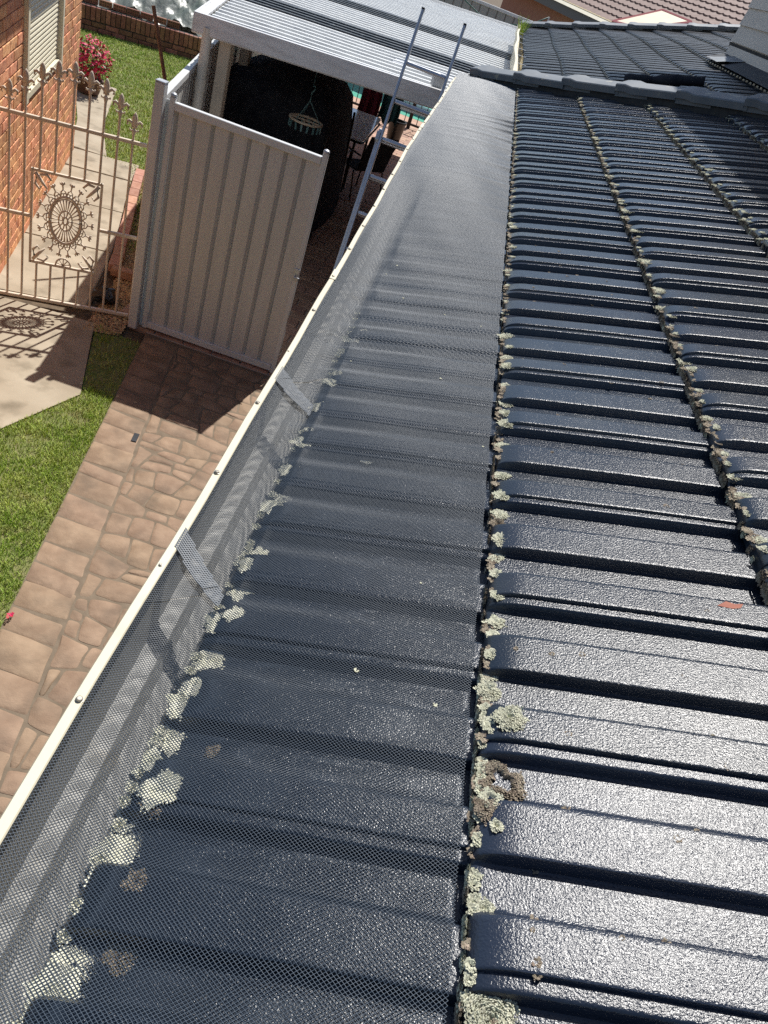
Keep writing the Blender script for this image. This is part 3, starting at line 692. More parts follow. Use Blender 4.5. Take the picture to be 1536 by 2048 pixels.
lichen_obj('lichen', [(*on_tile(1, .05, -.025), AX, DN, .014, 260, .002, 0), (*on_tile(1, .045, .028), AX, DN, .01, 130, .002, 0), (*on_tile(1, .03, .1), AX, DN, .012, 120, .002, 0), (*on_tile(1, .06, .17), AX, DN, .007, 60, .002, 0)], 'lichen_brown', 'dark brown lichen spots seen through the wire mesh near the bottom')
# specks on the mesh and tiles
lichen_obj('lichen', [(x, y, float(drape(np.array([x]), np.array([y]))[0]) + .0012, (1, 0, 0), DN, random.uniform(.0006, .0016), 4, .0003, 0) for x, y in [(random.uniform(-.28, -.01), random.uniform(-.2, 1.6)) for _ in range(12)]], 'lichen', 'tiny pale lichen crumbs scattered on the wire mesh')
SP = []
for i in range(150):
    c = random.choice((2, 2, 3)); y = random.uniform(0, 3.5); s = random.uniform(.03, .32); SP.append((*on_tile(c, s, y), AX, DN, random.uniform(.001, .003), 6, .001, 0))
lichen_obj('lichen', SP, 'lichen_brown', 'small dark lichen flecks scattered over the roof tiles')

# ================================================================= CARPORT
random.seed(21)
car = thing('carport', 'flat white carport with ribbed roof sheets and grimy dark strips', 'carport')
CX0, CY0, CY1 = -2.6, 6.85, 15.75
def cz(x, y): return 2.17 + .043 * (x + 2.6) + .008 * (y - CY0)
cleft = lambda y: -2.58 - .185 * (y - CY0)
CXR = .06
# each sheet is one 0.76 m width of ribbed roofing
ys = [6.93]
while ys[-1] < CY1 - .05: ys.append(min(ys[-1] + .765, CY1))
def sheet(y0, y1, m):
    prof = []
    y = y0; n = 0
    while y < y1 - 1e-4:
        for dy, z in ((0, 0), (.055, 0), (.062, .006), (.07, .006), (.077, 0), (.118, 0), (.13, .03), (.175, .03)):
            if y + dy < y1: prof.append((y + dy, z))
        y += .19
    prof.append((y1 + .012, .0))
    V = []; F = []
    nx = 5
    for yy, z in prof:
        xl = max(cleft(yy) + .1, -4.6)
        for i in range(nx):
            x = xl + (CXR - xl) * i / (nx - 1); V.append((x, yy, cz(x, yy) - .03 + z + .002 * math.sin(x * 3 + yy)))
    for a in range(len(prof) - 1):
        for i in range(nx - 1): F.append((a * nx + i, a * nx + i + 1, (a + 1) * nx + i + 1, (a + 1) * nx + i))
    o = raw('roof_sheet', V, F, m, car)
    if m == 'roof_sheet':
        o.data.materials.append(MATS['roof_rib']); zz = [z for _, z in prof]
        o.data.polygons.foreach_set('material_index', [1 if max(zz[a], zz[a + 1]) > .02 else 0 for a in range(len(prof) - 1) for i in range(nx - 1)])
    return o
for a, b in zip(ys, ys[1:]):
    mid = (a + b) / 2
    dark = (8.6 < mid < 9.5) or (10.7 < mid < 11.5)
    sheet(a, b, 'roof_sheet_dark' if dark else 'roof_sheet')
# fascia beam in front (folded gutter section), left gutter, rear beam
def beam(name, p0, p1, sec, m='white_steel'):
    p0, p1 = Vector(p0), Vector(p1); d = (p1 - p0).normalized(); s = d.cross(Vector((0, 0, 1))).normalized()
    bm = nbm(); A = [bm.verts.new(p0 + s * a + Vector((0, 0, b))) for a, b in sec]; B = [bm.verts.new(p1 + s * a + Vector((0, 0, b))) for a, b in sec]
    n = len(sec)
    for i in range(n): bm.faces.new((A[i], A[(i + 1) % n], B[(i + 1) % n], B[i]))
    bm.faces.new(A[::-1]); bm.faces.new(B); return obj(name, bm, m, car)
FS = [(0, 0), (.0, -.14), (-.012, -.152), (-.06, -.152), (-.06, -.14), (-.014, -.138), (-.014, -.075), (-.008, -.07), (-.008, -.062), (-.014, -.058), (-.014, -.012), (-.05, -.012), (-.05, 0)]
beam('fascia_beam', (CX0, CY0, cz(CX0, CY0) + .012), (-.3, CY0, cz(-.3, CY0) + .02), FS)
LS = [(0, 0), (0, -.13), (.012, -.13), (.012, -.02), (.1, -.02), (.1, 0), (.085, 0), (.085, -.008), (.02, -.008), (.02, 0)]
beam('side_gutter', (cleft(CY0) - .02, CY0 + .002, cz(CX0, CY0) + .01), (cleft(CY1) - .02, CY1, cz(cleft(CY1), CY1) + .01), LS)
beam('rear_beam', (-4.3, CY1, cz(-4.3, CY1) + .03), (.06, CY1, cz(.06, CY1) + .03), [(0, 0), (0, -.15), (-.05, -.15), (-.05, 0)])
beam('tie_beam', (-.8, 7.02, 2.055), (-.3, 7.02, 2.07), [(0, 0), (0, -.04), (-.06, -.04), (-.06, 0)])
for y in (9.0, 11.2, 13.4): beam('purlin', (cleft(y), y, cz(cleft(y), y) - .04), (CXR, y, cz(CXR, y) - .04), [(0, 0), (0, -.1), (-.04, -.1), (-.04, 0)])
for x, y, w_ in ((-2.33, 6.975, .05), (-2.71, 9.0, .05), (-3.12, 12.0, .045), (-3.3, 13.1, .045), (-3.6, 15.6, .045), (-.25, 15.6, .045)):
    bm = nbm(); box(bm, x - w_, x + w_, y - w_, y + w_, 0, cz(x, y) - .05, bev=.006); obj('post', bm, 'post_paint', car)
bm = nbm(); tube(bm, [(-2.475, 6.88, 0), (-2.475, 6.88, 1.2), (-2.475, 6.88, 2.02), (-2.475, 6.88, 2.1)], .042, 14); tube(bm, [(-2.475, 6.88, 1.62), (-2.475, 6.88, 1.72)], .046, 14); obj('downpipe', bm, 'pipe_paint', car, sharp=40)
bm = nbm(); box(bm, -.62, -.5, 6.98, 7.1, cz(-.5, 7), cz(-.5, 7) + .11, bev=.02); obj('roof_cowl', bm, 'galv', car)
bm = nbm(); box(bm, -1.05, -.3, 7.75, 8.0, 0, .012, Matrix.Translation((0, 0, cz(-.6, 7.9) + .005)) @ Matrix.Rotation(-.043, 4, 'Y')); obj('flashing_strip', bm, 'galv', car)

# ================================================================= STEEL SHEET GATE
sg = thing('sheet_gate', 'tall cream ribbed steel gate standing half open across the driveway', 'gate', (-2.23, 5.55, 0)); sg.location = (0, 0, 0)
def bx(name, m, parent, *a, bev=.004, M=None): bm = nbm(); box(bm, *a, M=M, bev=bev); return obj(name, bm, m, parent)
bx('stile', 'steel_frame', sg, -2.245, -2.205, 5.535, 5.575, .02, 1.83)
bx('light_stop_strip', 'steel_frame', sg, -2.28, -2.246, 5.562, 5.574, .02, 1.8)  # added strip, blocks sunlight leaking between hinge post and stile
bx('stile', 'steel_frame', sg, -1.115, -1.075, 5.535, 5.575, .0, 1.835)
bx('top_rail', 'steel_frame', sg, -2.204, -1.116, 5.532, 5.578, 1.745, 1.80)
bx('bottom_rail', 'steel_frame', sg, -2.204, -1.116, 5.532, 5.578, .03, .085)
for x in (-2.225, -1.095):
    bm = nbm(); lathe(bm, [(.024, 0), (.024, .008), (.019, .018), (.008, .024), (0, .025)], 12, Matrix.Translation((x, 5.555, 1.832))); obj('post_cap', bm, 'galv', sg)
def ribbed(name, x0, x1, z0, z1, yb, m, parent, pitch=.136, dep=.034):
    prof = []; x = x0
    while x < x1 - .001:
        for dx, d in ((0, 0), (.031, dep), (.033, 0)):
            if x + dx < x1: prof.append((x + dx, d))
        prof.append((min(x + pitch - .001, x1), 0)); x += pitch
    V = []; F = []
    for xx, d in prof: V += [(xx, yb + d, z0), (xx, yb + d, z1), (xx, yb + d + .002, z0), (xx, yb + d + .002, z1)]
    for i in range(len(prof) - 1):
        a = i * 4; F += [(a, a + 4, a + 5, a + 1), (a + 2, a + 3, a + 7, a + 6)]
    return raw(name, V, F, m, parent)
ribbed('infill_sheet', -2.204, -1.116, .086, 1.744, 5.548, 'steel_sheet', sg)
bm = nbm(); box(bm, -1.118, -1.07, 5.527, 5.534, .86, .96, bev=.003); tube(bm, [(-1.1, 5.53, .9), (-1.1, 5.5, .9), (-1.06, 5.5, .9)], .006, 8); obj('latch', bm, 'galv', sg)
# boundary fence running back from the hinge post
bf = thing('boundary_fence', 'ribbed steel boundary fence running back beside the lawn to the carport', 'fence')
bx('hinge_post', 'steel_frame', bf, -2.345, -2.275, 5.49, 5.56, 0, 1.9); 
bx('post_cap', 'galv', bf, -2.347, -2.273, 5.488, 5.562, 1.901, 1.912)
fu = U(-.18, .98, 0)
MF = frame((-2.33, 5.6, 0), fu, (-fu.y, fu.x, 0), (0, 0, 1))
for a, b in ((.02, 2.3), (2.34, 4.7), (4.74, 7.1), (7.14, 9.6)):
    bx('top_rail', 'steel_frame', bf, a, b, -.028, .028, 1.75, 1.8, M=MF); bx('bottom_rail', 'steel_frame', bf, a, b, -.028, .028, .03, .09, M=MF)
    r_ = ribbed('infill_sheet', a, b, .09, 1.75, -.008, 'steel_sheet', bf); r_.matrix_local = MF
    bx('post', 'steel_frame', bf, b + .001, b + .039, -.03, .03, 0, 1.82, M=MF)
bm = nbm(); box(bm, -.02, .025, -.035, .035, 1.68, 1.805, MF); obj('rail_end', bm, 'cream_trim', bf)

# ================================================================= WROUGHT IRON GATE
ig = thing('iron_gate', 'ornate cream wrought iron gate with spear finials and a sunburst panel', 'gate')
gr = Vector((-2.385, 5.632, 0)); gu = U(-.94, -.345, 0); gn = Vector((-gu.y, gu.x, 0))
MG = frame(gr, gu, gn, (0, 0, 1))
bx('stile', 'iron_paint', ig, -.015, .015, -.015, .015, .0, 1.53, M=MG, bev=.003)
bx('stile', 'iron_paint', ig, 1.06, 1.09, -.015, .015, .0, 1.5, M=MG, bev=.003)
for z in (.03, 1.42): bx('rail', 'iron_paint', ig, .016, 1.059, -.013, .013, z - .013, z + .013, M=MG, bev=.003)
bx('rail', 'iron_paint', ig, .016, .302, -.012, .012, .695, .72, M=MG, bev=.003); bx('rail', 'iron_paint', ig, .788, 1.059, -.012, .012, .695, .72, M=MG, bev=.003)
fb = nbm()                       # fleur-de-lis finial
def petal(pts, r): tube(fb, [(a, 0, b) for a, b in pts], r, 8)
petal([(0, -.03), (0, .0), (0, .02)], [.006, .012, .007])
petal([(0, .02), (0, .05), (0, .075), (0, .1), (0, .116)], [.007, .014, .017, .011, .002])
for s in (-1, 1): petal([(0, .03), (s * .016, .05), (s * .03, .062), (s * .04, .055), (s * .042, .04), (s * .034, .034)], [.006, .008, .01, .009, .007, .003]); petal([(0, .015), (s * .012, .004), (s * .022, .006), (s * .024, .016)], [.005, .006, .006, .003])
petal([(-.016, .03), (.016, .03)], .008)
fme = bpy.data.meshes.new('finial'); bmesh.ops.scale(fb, vec=(1.25, .8, 1.15), verts=fb.verts); fb.to_mesh(fme); fb.free(); fme.materials.append(MATS['iron_paint']); fme.polygons.foreach_set('use_smooth', [True] * len(fme.polygons))
tops = [1.61, 1.71, 1.78, 1.80, 1.83, 1.81, 1.77, 1.70, 1.61]
PA0, PA1, PZ0, PZ1 = .303, .787, .345, 1.06
for i, tz in enumerate(tops):
    a = .118 + i * .1035
    for z0, z1 in ([(.043, 1.406)] if not PA0 < a < PA1 else [(.043, PZ0 - .01), (PZ1 + .01, 1.406)]) + [(1.434, tz - .11)]:
        bm = nbm(); tube(bm, [(a, 0, z0), (a, 0, z1)], .0088, 8); bmesh.ops.transform(bm, matrix=MG, verts=bm.verts); obj('bar', bm, 'iron_paint', ig, sharp=50)
    o = link('finial', fme, None, ig); o.matrix_local = MG @ Matrix.Translation((a, 0, tz - .115))
def tubx(bm, pts, r, *a, **k): tube(bm, pts, [x * 1.4 for x in r] if isinstance(r, (list, tuple)) else r * 1.4, *a, **k)
# sunburst panel
bm = nbm(); w_ = .009
for a0, a1, z0, z1 in ((PA0, PA1, PZ0 - w_, PZ0 + w_), (PA0, PA1, PZ1 - w_, PZ1 + w_), (PA0 - w_, PA0 + w_, PZ0 - w_, PZ1 + w_), (PA1 - w_, PA1 + w_, PZ0 - w_, PZ1 + w_)): box(bm, a0, a1, -.01, .01, z0, z1)
bmesh.ops.transform(bm, matrix=MG, verts=bm.verts); pf = obj('sunburst_panel', bm, 'iron_paint', ig)
pc, pz = (PA0 + PA1) / 2, (PZ0 + PZ1) / 2 + .02
def ell(k, n=40, a=.115, b=.185, ph=0): return [(pc + a * k * math.cos(t * 2 * math.pi / n + ph), 0, pz + b * k * math.sin(t * 2 * math.pi / n + ph)) for t in range(n)]
def pm(name, bm): bmesh.ops.transform(bm, matrix=MG, verts=bm.verts); return obj(name, bm, 'iron_paint', pf, smooth=True)
bm = nbm(); tubx(bm, ell(1.0), .0075, 6, closed=True); tubx(bm, ell(.9), .004, 5, closed=True); pm('outer_ring', bm)
bm = nbm(); tubx(bm, ell(.42, 24), .005, 6, closed=True); tubx(bm, ell(.16, 14), .007, 6, closed=True); pm('inner_ring', bm)
for i in range(28):
    t = i * 2 * math.pi / 28; bm = nbm(); c_, s_ = math.cos(t), math.sin(t)
    tubx(bm, [(pc + .115 * k * c_, 0, pz + .185 * k * s_) for k in (.43, .7, .86)], [.0028, .0036, .0055], 5); pm('spoke', bm)
for i in range(10):
    t = i * 2 * math.pi / 10; bm = nbm(); c_, s_ = math.cos(t), math.sin(t); tubx(bm, [(pc + .115 * k * c_, 0, pz + .185 * k * s_) for k in (.16, .42)], .004, 5); pm('spoke', bm)
NS = 18
for i in range(NS):               # scrolled arcs and buds round the ring
    t = i * 2 * math.pi / NS; d = 2 * math.pi / NS; P_ = lambda k, tt: (pc + (.115 + .115 * (k - 1) * .95) * math.cos(tt), 0, pz + (.185 + .115 * (k - 1) * 1.15) * math.sin(tt))
    bm = nbm(); tubx(bm, [P_(1.05, t - d * .5), P_(1.3, t - d * .3), P_(1.42, t), P_(1.3, t + d * .3), P_(1.05, t + d * .5)], .0042, 5)
    tubx(bm, [P_(1.0, t), P_(1.2, t)], .0038, 5); tubx(bm, [P_(1.2, t - d * .3), P_(1.2, t + d * .3)], .003, 5)
    tubx(bm, [P_(1.4, t), P_(1.6, t), P_(1.75, t), P_(1.85, t)], [.004, .0045, .008, .003], 6)
    tubx(bm, [P_(1.66, t), P_(1.74, t - d * .22), P_(1.84, t - d * .2)], [.004, .005, .003], 5); tubx(bm, [P_(1.66, t), P_(1.74, t + d * .22), P_(1.84, t + d * .2)], [.004, .005, .003], 5); pm('scroll', bm)
for sa, sz in ((0, 0), (1, 0), (0, 1), (1, 1)):   # corner fleurs
    ca = PA0 + .02 if not sa else PA1 - .02; cz_ = PZ0 + .02 if not sz else PZ1 - .02; da = 1 if not sa else -1; dz = 1 if not sz else -1
    bm = nbm(); tubx(bm, [(ca, 0, cz_), (ca + da * .05, 0, cz_ + dz * .065), (ca + da * .085, 0, cz_ + dz * .105)], [.01, .009, .004], 6)
    tubx(bm, [(ca + da * .01, 0, cz_ + dz * .03), (ca + da * .0, 0, cz_ + dz * .08), (ca + da * .03, 0, cz_ + dz * .115), (ca + da * .045, 0, cz_ + dz * .09)], [.006, .008, .006, .004], 6)
    tubx(bm, [(ca + da * .03, 0, cz_ + dz * .01), (ca + da * .08, 0, cz_ + dz * .0), (ca + da * .11, 0, cz_ + dz * .035), (ca + da * .085, 0, cz_ + dz * .055)], [.006, .008, .006, .004], 6); pm('corner_scroll', bm)
bm = nbm(); tubx(bm, [(pc + .055 * math.cos(k), 0, PZ0 + .01 + .06 * math.sin(k)) for k in [math.pi * i / 10 for i in range(11)]], .005, 5)
for i in range(5): k = math.pi * (i + .5) / 5; tubx(bm, [(pc, 0, PZ0 + .012), (pc + .052 * math.cos(k), 0, PZ0 + .01 + .056 * math.sin(k))], .003, 5)
pm('half_sunburst', bm)
bm = nbm(); tube(bm, [(.012, .0, 1.4), (-.04, .02, 1.4)], .009, 8); tube(bm, [(.012, .0, .2), (-.04, .02, .2)], .009, 8); bmesh.ops.transform(bm, matrix=MG, verts=bm.verts); obj('hinge', bm, 'rust', ig)

# ================================================================= BRICK HOUSE AT THE LEFT
bh = thing('brick_house', 'orange brick house with a closed cream roller shutter at the left edge', 'house')
hu = Vector((-.29, .957, 0)).normalized(); hn_ = Vector((hu.y, -hu.x, 0))
MH = frame((-3.52, 5.64, 0), hu, -hn_, (0, 0, 1))     # u along the wall, v into the house, z up
bm = nbm(); box(bm, -4, 3.545, .012, 6, -.05, 2.7, MH); wall = obj('wall', bm, 'mortar', bh)
wb = nbm(); box(wb, -.1125, .1125, -.012, .03, -.0375, .0375, bev=.003); wbm = bpy.data.meshes.new('brick'); wb.to_mesh(wbm); wb.free(); wbm.materials.append(MATS['brick'])
SU0, SU1, SZ0, SZ1 = .70, 2.28, 1.2, 2.25
cand = []
for r_ in range(31):
    z = .045 + r_ * .086
    u = -3.0 + (r_ % 2) * .12
    while u < 3.545:
        u0, u1 = max(u, -3.0), min(u + .228, 3.545)
        segs = [(u0, u1)]
        if SZ0 - .06 < z < SZ1 + .06:
            segs = [(a, b) for a, b in ((u0, min(u1, SU0 - .005)), (max(u0, SU1 + .005), u1)) if b - a > .03]
        for a, b in segs:
            if b - a < .03: continue
            p = MH @ Vector(((a + b) / 2, 0, z)); pu, pv_, d = px(p); vis = -30 < pu < 200 and -30 < pv_ < 620
            cand.append((0 if vis else 1, d, a, b, z))
        u += .24
cand.sort(); rest = nbm()
for i, (v_, d, a, b, z) in enumerate(cand):
    if i < 295 and v_ == 0:
        o = link('brick', wbm, None, wall); o.matrix_local = MH @ Matrix.Translation(((a + b) / 2, random.uniform(-.0025, .0015), z + random.uniform(-.0015, .0015))) @ Matrix.Diagonal(((b - a) / .225, 1, random.uniform(.97, 1.02), 1))
    else: box(rest, a, b, -.012, .03, z - .0375, z + .0375, MH)
# return face bricks at the far corner
for r_ in range(31):
    z = .045 + r_ * .086; v_ = -.012 + (r_ % 2) * .114
    while v_ < 2.2: box(rest, 3.53, 3.557, v_, v_ + .225, z - .0375, z + .0375, MH); v_ += .237
o = obj('brick', rest, 'brick', wall); o['kind'] = 'stuff'
bm = nbm(); box(bm, SU0 - .0, SU1, .014, .05, SZ0, SZ1, MH)
sh = obj('roller_shutter', bm, 'shutter', bh)
V = []; F = []; z = SZ0 + .045; k = 0
while z < SZ1:
    for dz, d in ((0, .012), (.006, .004), (.019, .0), (.033, .004)): V += [(SU0 + .05, d - .008, z + dz), (SU1 - .05, d - .008, z + dz)]
    z += .039
for i in range(len(V) // 2 - 1): F.append((i * 2, i * 2 + 1, i * 2 + 3, i * 2 + 2))
o = raw('slat_curtain', V, F, 'shutter', sh); o.matrix_local = MH
for nm, a in (('guide_rail', (SU0 - .02, SU0 + .055, -.045, .013, SZ0 - .02, SZ1)), ('guide_rail', (SU1 - .055, SU1 + .02, -.045, .013, SZ0 - .02, SZ1)), ('sill', (SU0 + .056, SU1 - .056, -.03, .013, SZ0 - .015, SZ0 + .04))):
    bm = nbm(); box(bm, *a, M=MH, bev=.004); obj(nm, bm, 'shutter', sh)
bm = nbm(); box(bm, -4, 3.75, -.24, 6.2, 2.56, 2.7, MH); obj('eave', bm, 'cream_trim', bh)
bm = nbm(); prism(bm, [(-4, -.3), (3.8, -.3), (3.8, 6.3), (-4, 6.3)], 2.701, 2.76); bmesh.ops.transform(bm, matrix=MH, verts=bm.verts); obj('roof', bm, 'brown_tile', bh)

# ================================================================= BACK GARDEN
rw = thing('retaining_wall', 'low dark brick retaining wall at the far end of the back lawn', 'wall')
ru = U(1.86, .83, 0); MR = frame((-8.2, 14.78, 0), ru, (-ru.y, ru.x, 0), (0, 0, 1))
bm = nbm(); box(bm, 0, 4.3, .03, .2, -.05, .385, MR); obj('core', bm, 'mortar_dark', rw)
obk = bkm.copy(); obk.materials.clear(); obk.materials.append(MATS['brick_old'])
for r_ in range(2):
    u = .02 + (r_ % 2) * .12
    while u < 4.2:
        o = link('brick', obk, None, rw); o.matrix_local = MR @ Matrix.Translation((u + .11, .06 + random.uniform(-.004, .003), .04 + r_ * .085)); u += .236
u = .02
while u < 4.25:
    o = link('brick', obk, None, rw); o.matrix_local = MR @ Matrix.Translation((u + .04, .06 + random.uniform(-.004, .004), .285 + random.uniform(-.004, .004))) @ Matrix.Rotation(math.pi / 2, 4, 'Y') @ Matrix.Diagonal((.95, 1, 1, 1)); u += .086
# loose perforated bricks laid on top
hb = nbm(); box(hb, -.112, .112, -.037, .037, -.05, .05, bev=.003)
for i in range(5):
    for k in (-1, 1):
        lathe(hb, [(.011, -.0005), (.011, .0015), (.0, .0016)], 8, Matrix.Translation((-.08 + i * .04, -.037, k * .022)) @ Matrix.Rotation(math.pi / 2, 4, 'X'))
hbm = bpy.data.meshes.new('perforated_brick'); hb.to_mesh(hbm); hb.free(); hbm.materials.append(MATS['brick_old']); hbm.materials.append(MATS['black_plastic'])
for p in hbm.polygons:
    if abs(p.center.y + .0385) < .002 and len(p.vertices) <= 4 and p.area < .0004: p.material_index = 1
for i in range(11):
    o = link('perforated_brick', hbm, 'brick_old'); o.matrix_world = MR @ Matrix.Translation((.1 + i * .238, .16 + random.uniform(-.006, .006), .466)) @ Matrix.Rotation(random.uniform(-.03, .03), 4, 'Z')
    tag(o, 'perforated brick laid on edge along the top of the retaining wall', 'brick', 'loose bricks on the retaining wall')
# raised garden soil and plastic film cover
bm = nbm(); prism(bm, [(-10.5, 13.98), (-4.4, 16.72), (-5.6, 21), (-11, 19)], -.05, .3); struct(obj('garden_bed', bm, 'soil'))
V = []; F = []; nx, ny_ = 46, 30
for j in range(ny_):
    for i in range(nx):
        a = i / (nx - 1) * 4.0; b = .3 + j / (ny_ - 1) * 3.0
        p = MR @ Vector((a, b, 0)); z = .35 + .75 * math.sin(min(1, (b - .2) / 1.6) * math.pi / 2) * min(1, a / .3 + .3) + .08 * math.sin(a * 7 + 2 * math.sin(b * 5)) + .05 * math.sin(a * 17 + b * 9) + random.uniform(-.03, .03) - .1 * max(0, a - 3)
        V.append((p.x, p.y, z))
for j in range(ny_ - 1):
    for i in range(nx - 1): F.append((j * nx + i, j * nx + i + 1, j * nx + i + 1 + nx, j * nx + i + nx))
tag(raw('plastic_cover', V, F, 'film', smooth=True), 'crumpled clear plastic film covering plants behind the brick wall', 'plastic cover')
def bush(name, c, r, n, leaf, m, parent, flat=1):
    V = []; F = []
    for i in range(n):
        d = Vector((random.gauss(0, 1), random.gauss(0, 1), random.gauss(0, 1))).normalized() * r * random.uniform(.45, 1) ** .5; d.z *= flat
        p = Vector(c) + d; s = leaf * random.uniform(.6, 1.3); a = Vector((random.gauss(0, 1), random.gauss(0, 1), random.gauss(0, .6))).normalized(); b = a.cross(d.normalized() + Vector((.1, .2, .3))).normalized(); k = len(V)
        V += [tuple(p), tuple(p + a * s + b * s * .45), tuple(p + a * s * 2), tuple(p + a * s - b * s * .45)]; F.append((k, k + 1, k + 2, k + 3))
    return raw(name, V, F, m, parent)
for i, (a, b, r) in enumerate(((.5, .9, .42), (1.35, 1.0, .36), (2.2, 1.1, .4), (3.0, 1.2, .4))):
    p = MR @ Vector((a, b, .55)); g_ = thing('garden_plant', ['leafy green plant under the film, nearest the brick house', 'leafy plant under the film, second from the brick house', 'leafy plant under the film, third from the brick house', 'leafy green plant under the film, nearest the carport'][i], 'plant', group='plants under the plastic film')
    bush('foliage', p, r, 240, .06, 'leaf', g_); bm = nbm(); tube(bm, [(p.x, p.y, .3), (p.x, p.y, .6)], [.02, .01], 6); obj('stem', bm, 'leaf', g_)
# flower pot
fp_ = thing('flower_pot', 'round pot of red and pink flowers at the brick house corner', 'plant', (0, 0, 0))
bm = nbm(); lathe(bm, [(.11, 0), (.15, .02), (.19, .16), (.205, .17), (.205, .2), (.18, .2), (.17, .16), (0, .16)], 20, Matrix.Translation((-5.5, 11.45, .012))); obj('pot', bm, 'terracotta', fp_, sharp=40)
bush('foliage', (-5.5, 11.45, .42), .27, 500, .03, 'leaf', fp_, 1.0); bush('blossom', (-5.5, 11.45, .47), .29, 900, .028, 'petal', fp_, .95)
# steel stake
bm = nbm(); tube(bm, [(-3.42, 7.95, .0), (-3.19, 7.97, 1.0), (-2.99, 7.0, 2.09)][:1] + [(-2.81 + .3, 7.0, .65), (-2.99, 7.0, 2.09)], .016, 4) if False else tube(bm, [(-2.31 + .0, 7.02, .0), (-2.99, 7.0, 2.09)], .017, 4)
bmesh.ops.transform(bm, matrix=Matrix.Translation((0, 0, 0)), verts=bm.verts)
tag(obj('steel_stake', bm, 'rust'), 'rusty brown steel stake leaning behind the hinge post', 'stake')
# black bag on the gravel
V = []; F = []; nu, nv = 14, 9
for j in range(nv):
    for i in range(nu):
        t = i / nu * 6.283; f = j / (nv - 1) * math.pi; r = .1 * (1 + .25 * math.sin(3 * t + f * 2) + random.uniform(-.12, .12))
        V.append((-2.66 + r * math.sin(f) * math.cos(t) * .9, 5.76 + r * math.sin(f) * math.sin(t), max(.012, .06 - .07 * math.cos(f) + random.uniform(-.01, .01))))
for j in range(nv - 1):
    for i in range(nu): F.append((j * nu + i, j * nu + (i + 1) % nu, (j + 1) * nu + (i + 1) % nu, (j + 1) * nu + i))
tag(raw('plastic_bag', V, F, 'black_plastic'), 'crumpled black plastic bag on the gravel behind the iron gate', 'bag')
V = []; F = []
for k in range(9):
    a = k * .7; p = Vector((-1.58 + random.uniform(-.012, .012), 2.28 + random.uniform(-.012, .012), .016 + .002 * k)); b = len(V)
    V += [tuple(p), tuple(p + Vector((.018 * math.cos(a), .018 * math.sin(a), .006))), tuple(p + Vector((.02 * math.cos(a + .8), .02 * math.sin(a + .8), .012)))]; F.append((b, b + 1, b + 2))
tag(raw('fallen_blossom', V, F, 'petal'), 'single fallen red blossom on the driveway border', 'blossom')
bm = nbm(); box(bm, -.018, .018, -.05, .05, .007, .0115, Matrix.Translation((-1.675, 4.06, 0)) @ Matrix.Rotation(.15, 4, 'Z'), bev=.0015); tag(obj('metal_cover', bm, 'flashing'), 'small dark grey cover plate set in the driveway', 'cover plate')

# ================================================================= LADDER
ld = thing('ladder', 'aluminium extension ladder leaning against the white carport fascia', 'ladder')
lz = lambda y: 0
la = math.atan2(2.72, 1.47); ldir = Vector((0, math.cos(la), math.sin(la))); lnor = Vector((0, -math.sin(la), math.cos(la)))
ML = frame((-.665, 5.53, .0), (1, 0, 0), lnor, ldir)
for s in (-1, 1):
    bx('stile', 'aluminium', ld, s * .2 - .012, s * .2 + .012, -.038, .032, .02, 2.16, M=ML, bev=.004)
    bx('fly_stile', 'aluminium', ld, s * .175 - .011, s * .175 + .011, .034, .088, .5, 3.09, M=ML, bev=.004)
    bx('foot', 'black_plastic', ld, s * .2 - .018, s * .2 + .018, -.045, .04, .0, .05, M=ML, bev=.004)
    bx('stile_cap', 'black_plastic', ld, s * .175 - .013, s * .175 + .013, .032, .09, 3.085, 3.1, M=ML, bev=.002)
    bx('bracket', 'galv', ld, s * .2 - .016, s * .2 + .016, -.04, .095, 2.05, 2.12, M=ML, bev=.003)
for i in range(7): bx('rung', 'aluminium', ld, -.187, .187, -.018, .018, .28 + i * .3 - .014, .28 + i * .3 + .014, M=ML, bev=.005)
for i in range(7): bx('rung', 'aluminium', ld, -.163, .163, .045, .078, .88 + i * .3 - .014, .88 + i * .3 + .014, M=ML, bev=.005)

# ================================================================= UNDER THE CARPORT
tent = thing('covered_gazebo', 'black cloth gazebo cover standing in the shade under the carport', 'gazebo')
V = []; F = []; lev = [(0, 1.0, 1.0), (.35, 1.0, 1.0), (.75, .97, .98), (1.1, .93, .96), (1.4, .86, .92), (1.52, .72, .8), (1.62, .4, .45), (1.67, .05, .05)]
nseg = 40
for z, kx, ky in lev:
    for i in range(nseg):
        t = i / nseg * 2 * math.pi; cx_, sx_ = math.cos(t), math.sin(t); e_ = .3
        x = abs(cx_) ** e_ * (1 if cx_ >= 0 else -1) * .74 * kx; y = abs(sx_) ** e_ * (1 if sx_ >= 0 else -1) * .95 * ky
        wv = 1 + (.045 * math.sin(9 * t + z) + .03 * math.sin(17 * t + 1 + 2 * z)) * (1 - z / 2.4) + random.uniform(-.012, .012)
        V.append((-2.28 + x * wv, 9.6 + y * wv, z))
for j in range(len(lev) - 1):
    for i in range(nseg): F.append((j * nseg + i, j * nseg + (i + 1) % nseg, (j + 1) * nseg + (i + 1) % nseg, (j + 1) * nseg + i))
raw('cover', V, F, 'black_cloth', tent, smooth=True)
for sx_, sy_ in ((-1, -1), (1, -1), (1, 1), (-1, 1)):
    bm = nbm(); tube(bm, [(-2.28 + sx_ * .72, 9.6 + sy_ * .93, 0), (-2.28 + sx_ * .66, 9.6 + sy_ * .86, 1.2)], .016, 8); obj('leg', bm, 'black_steel', tent)
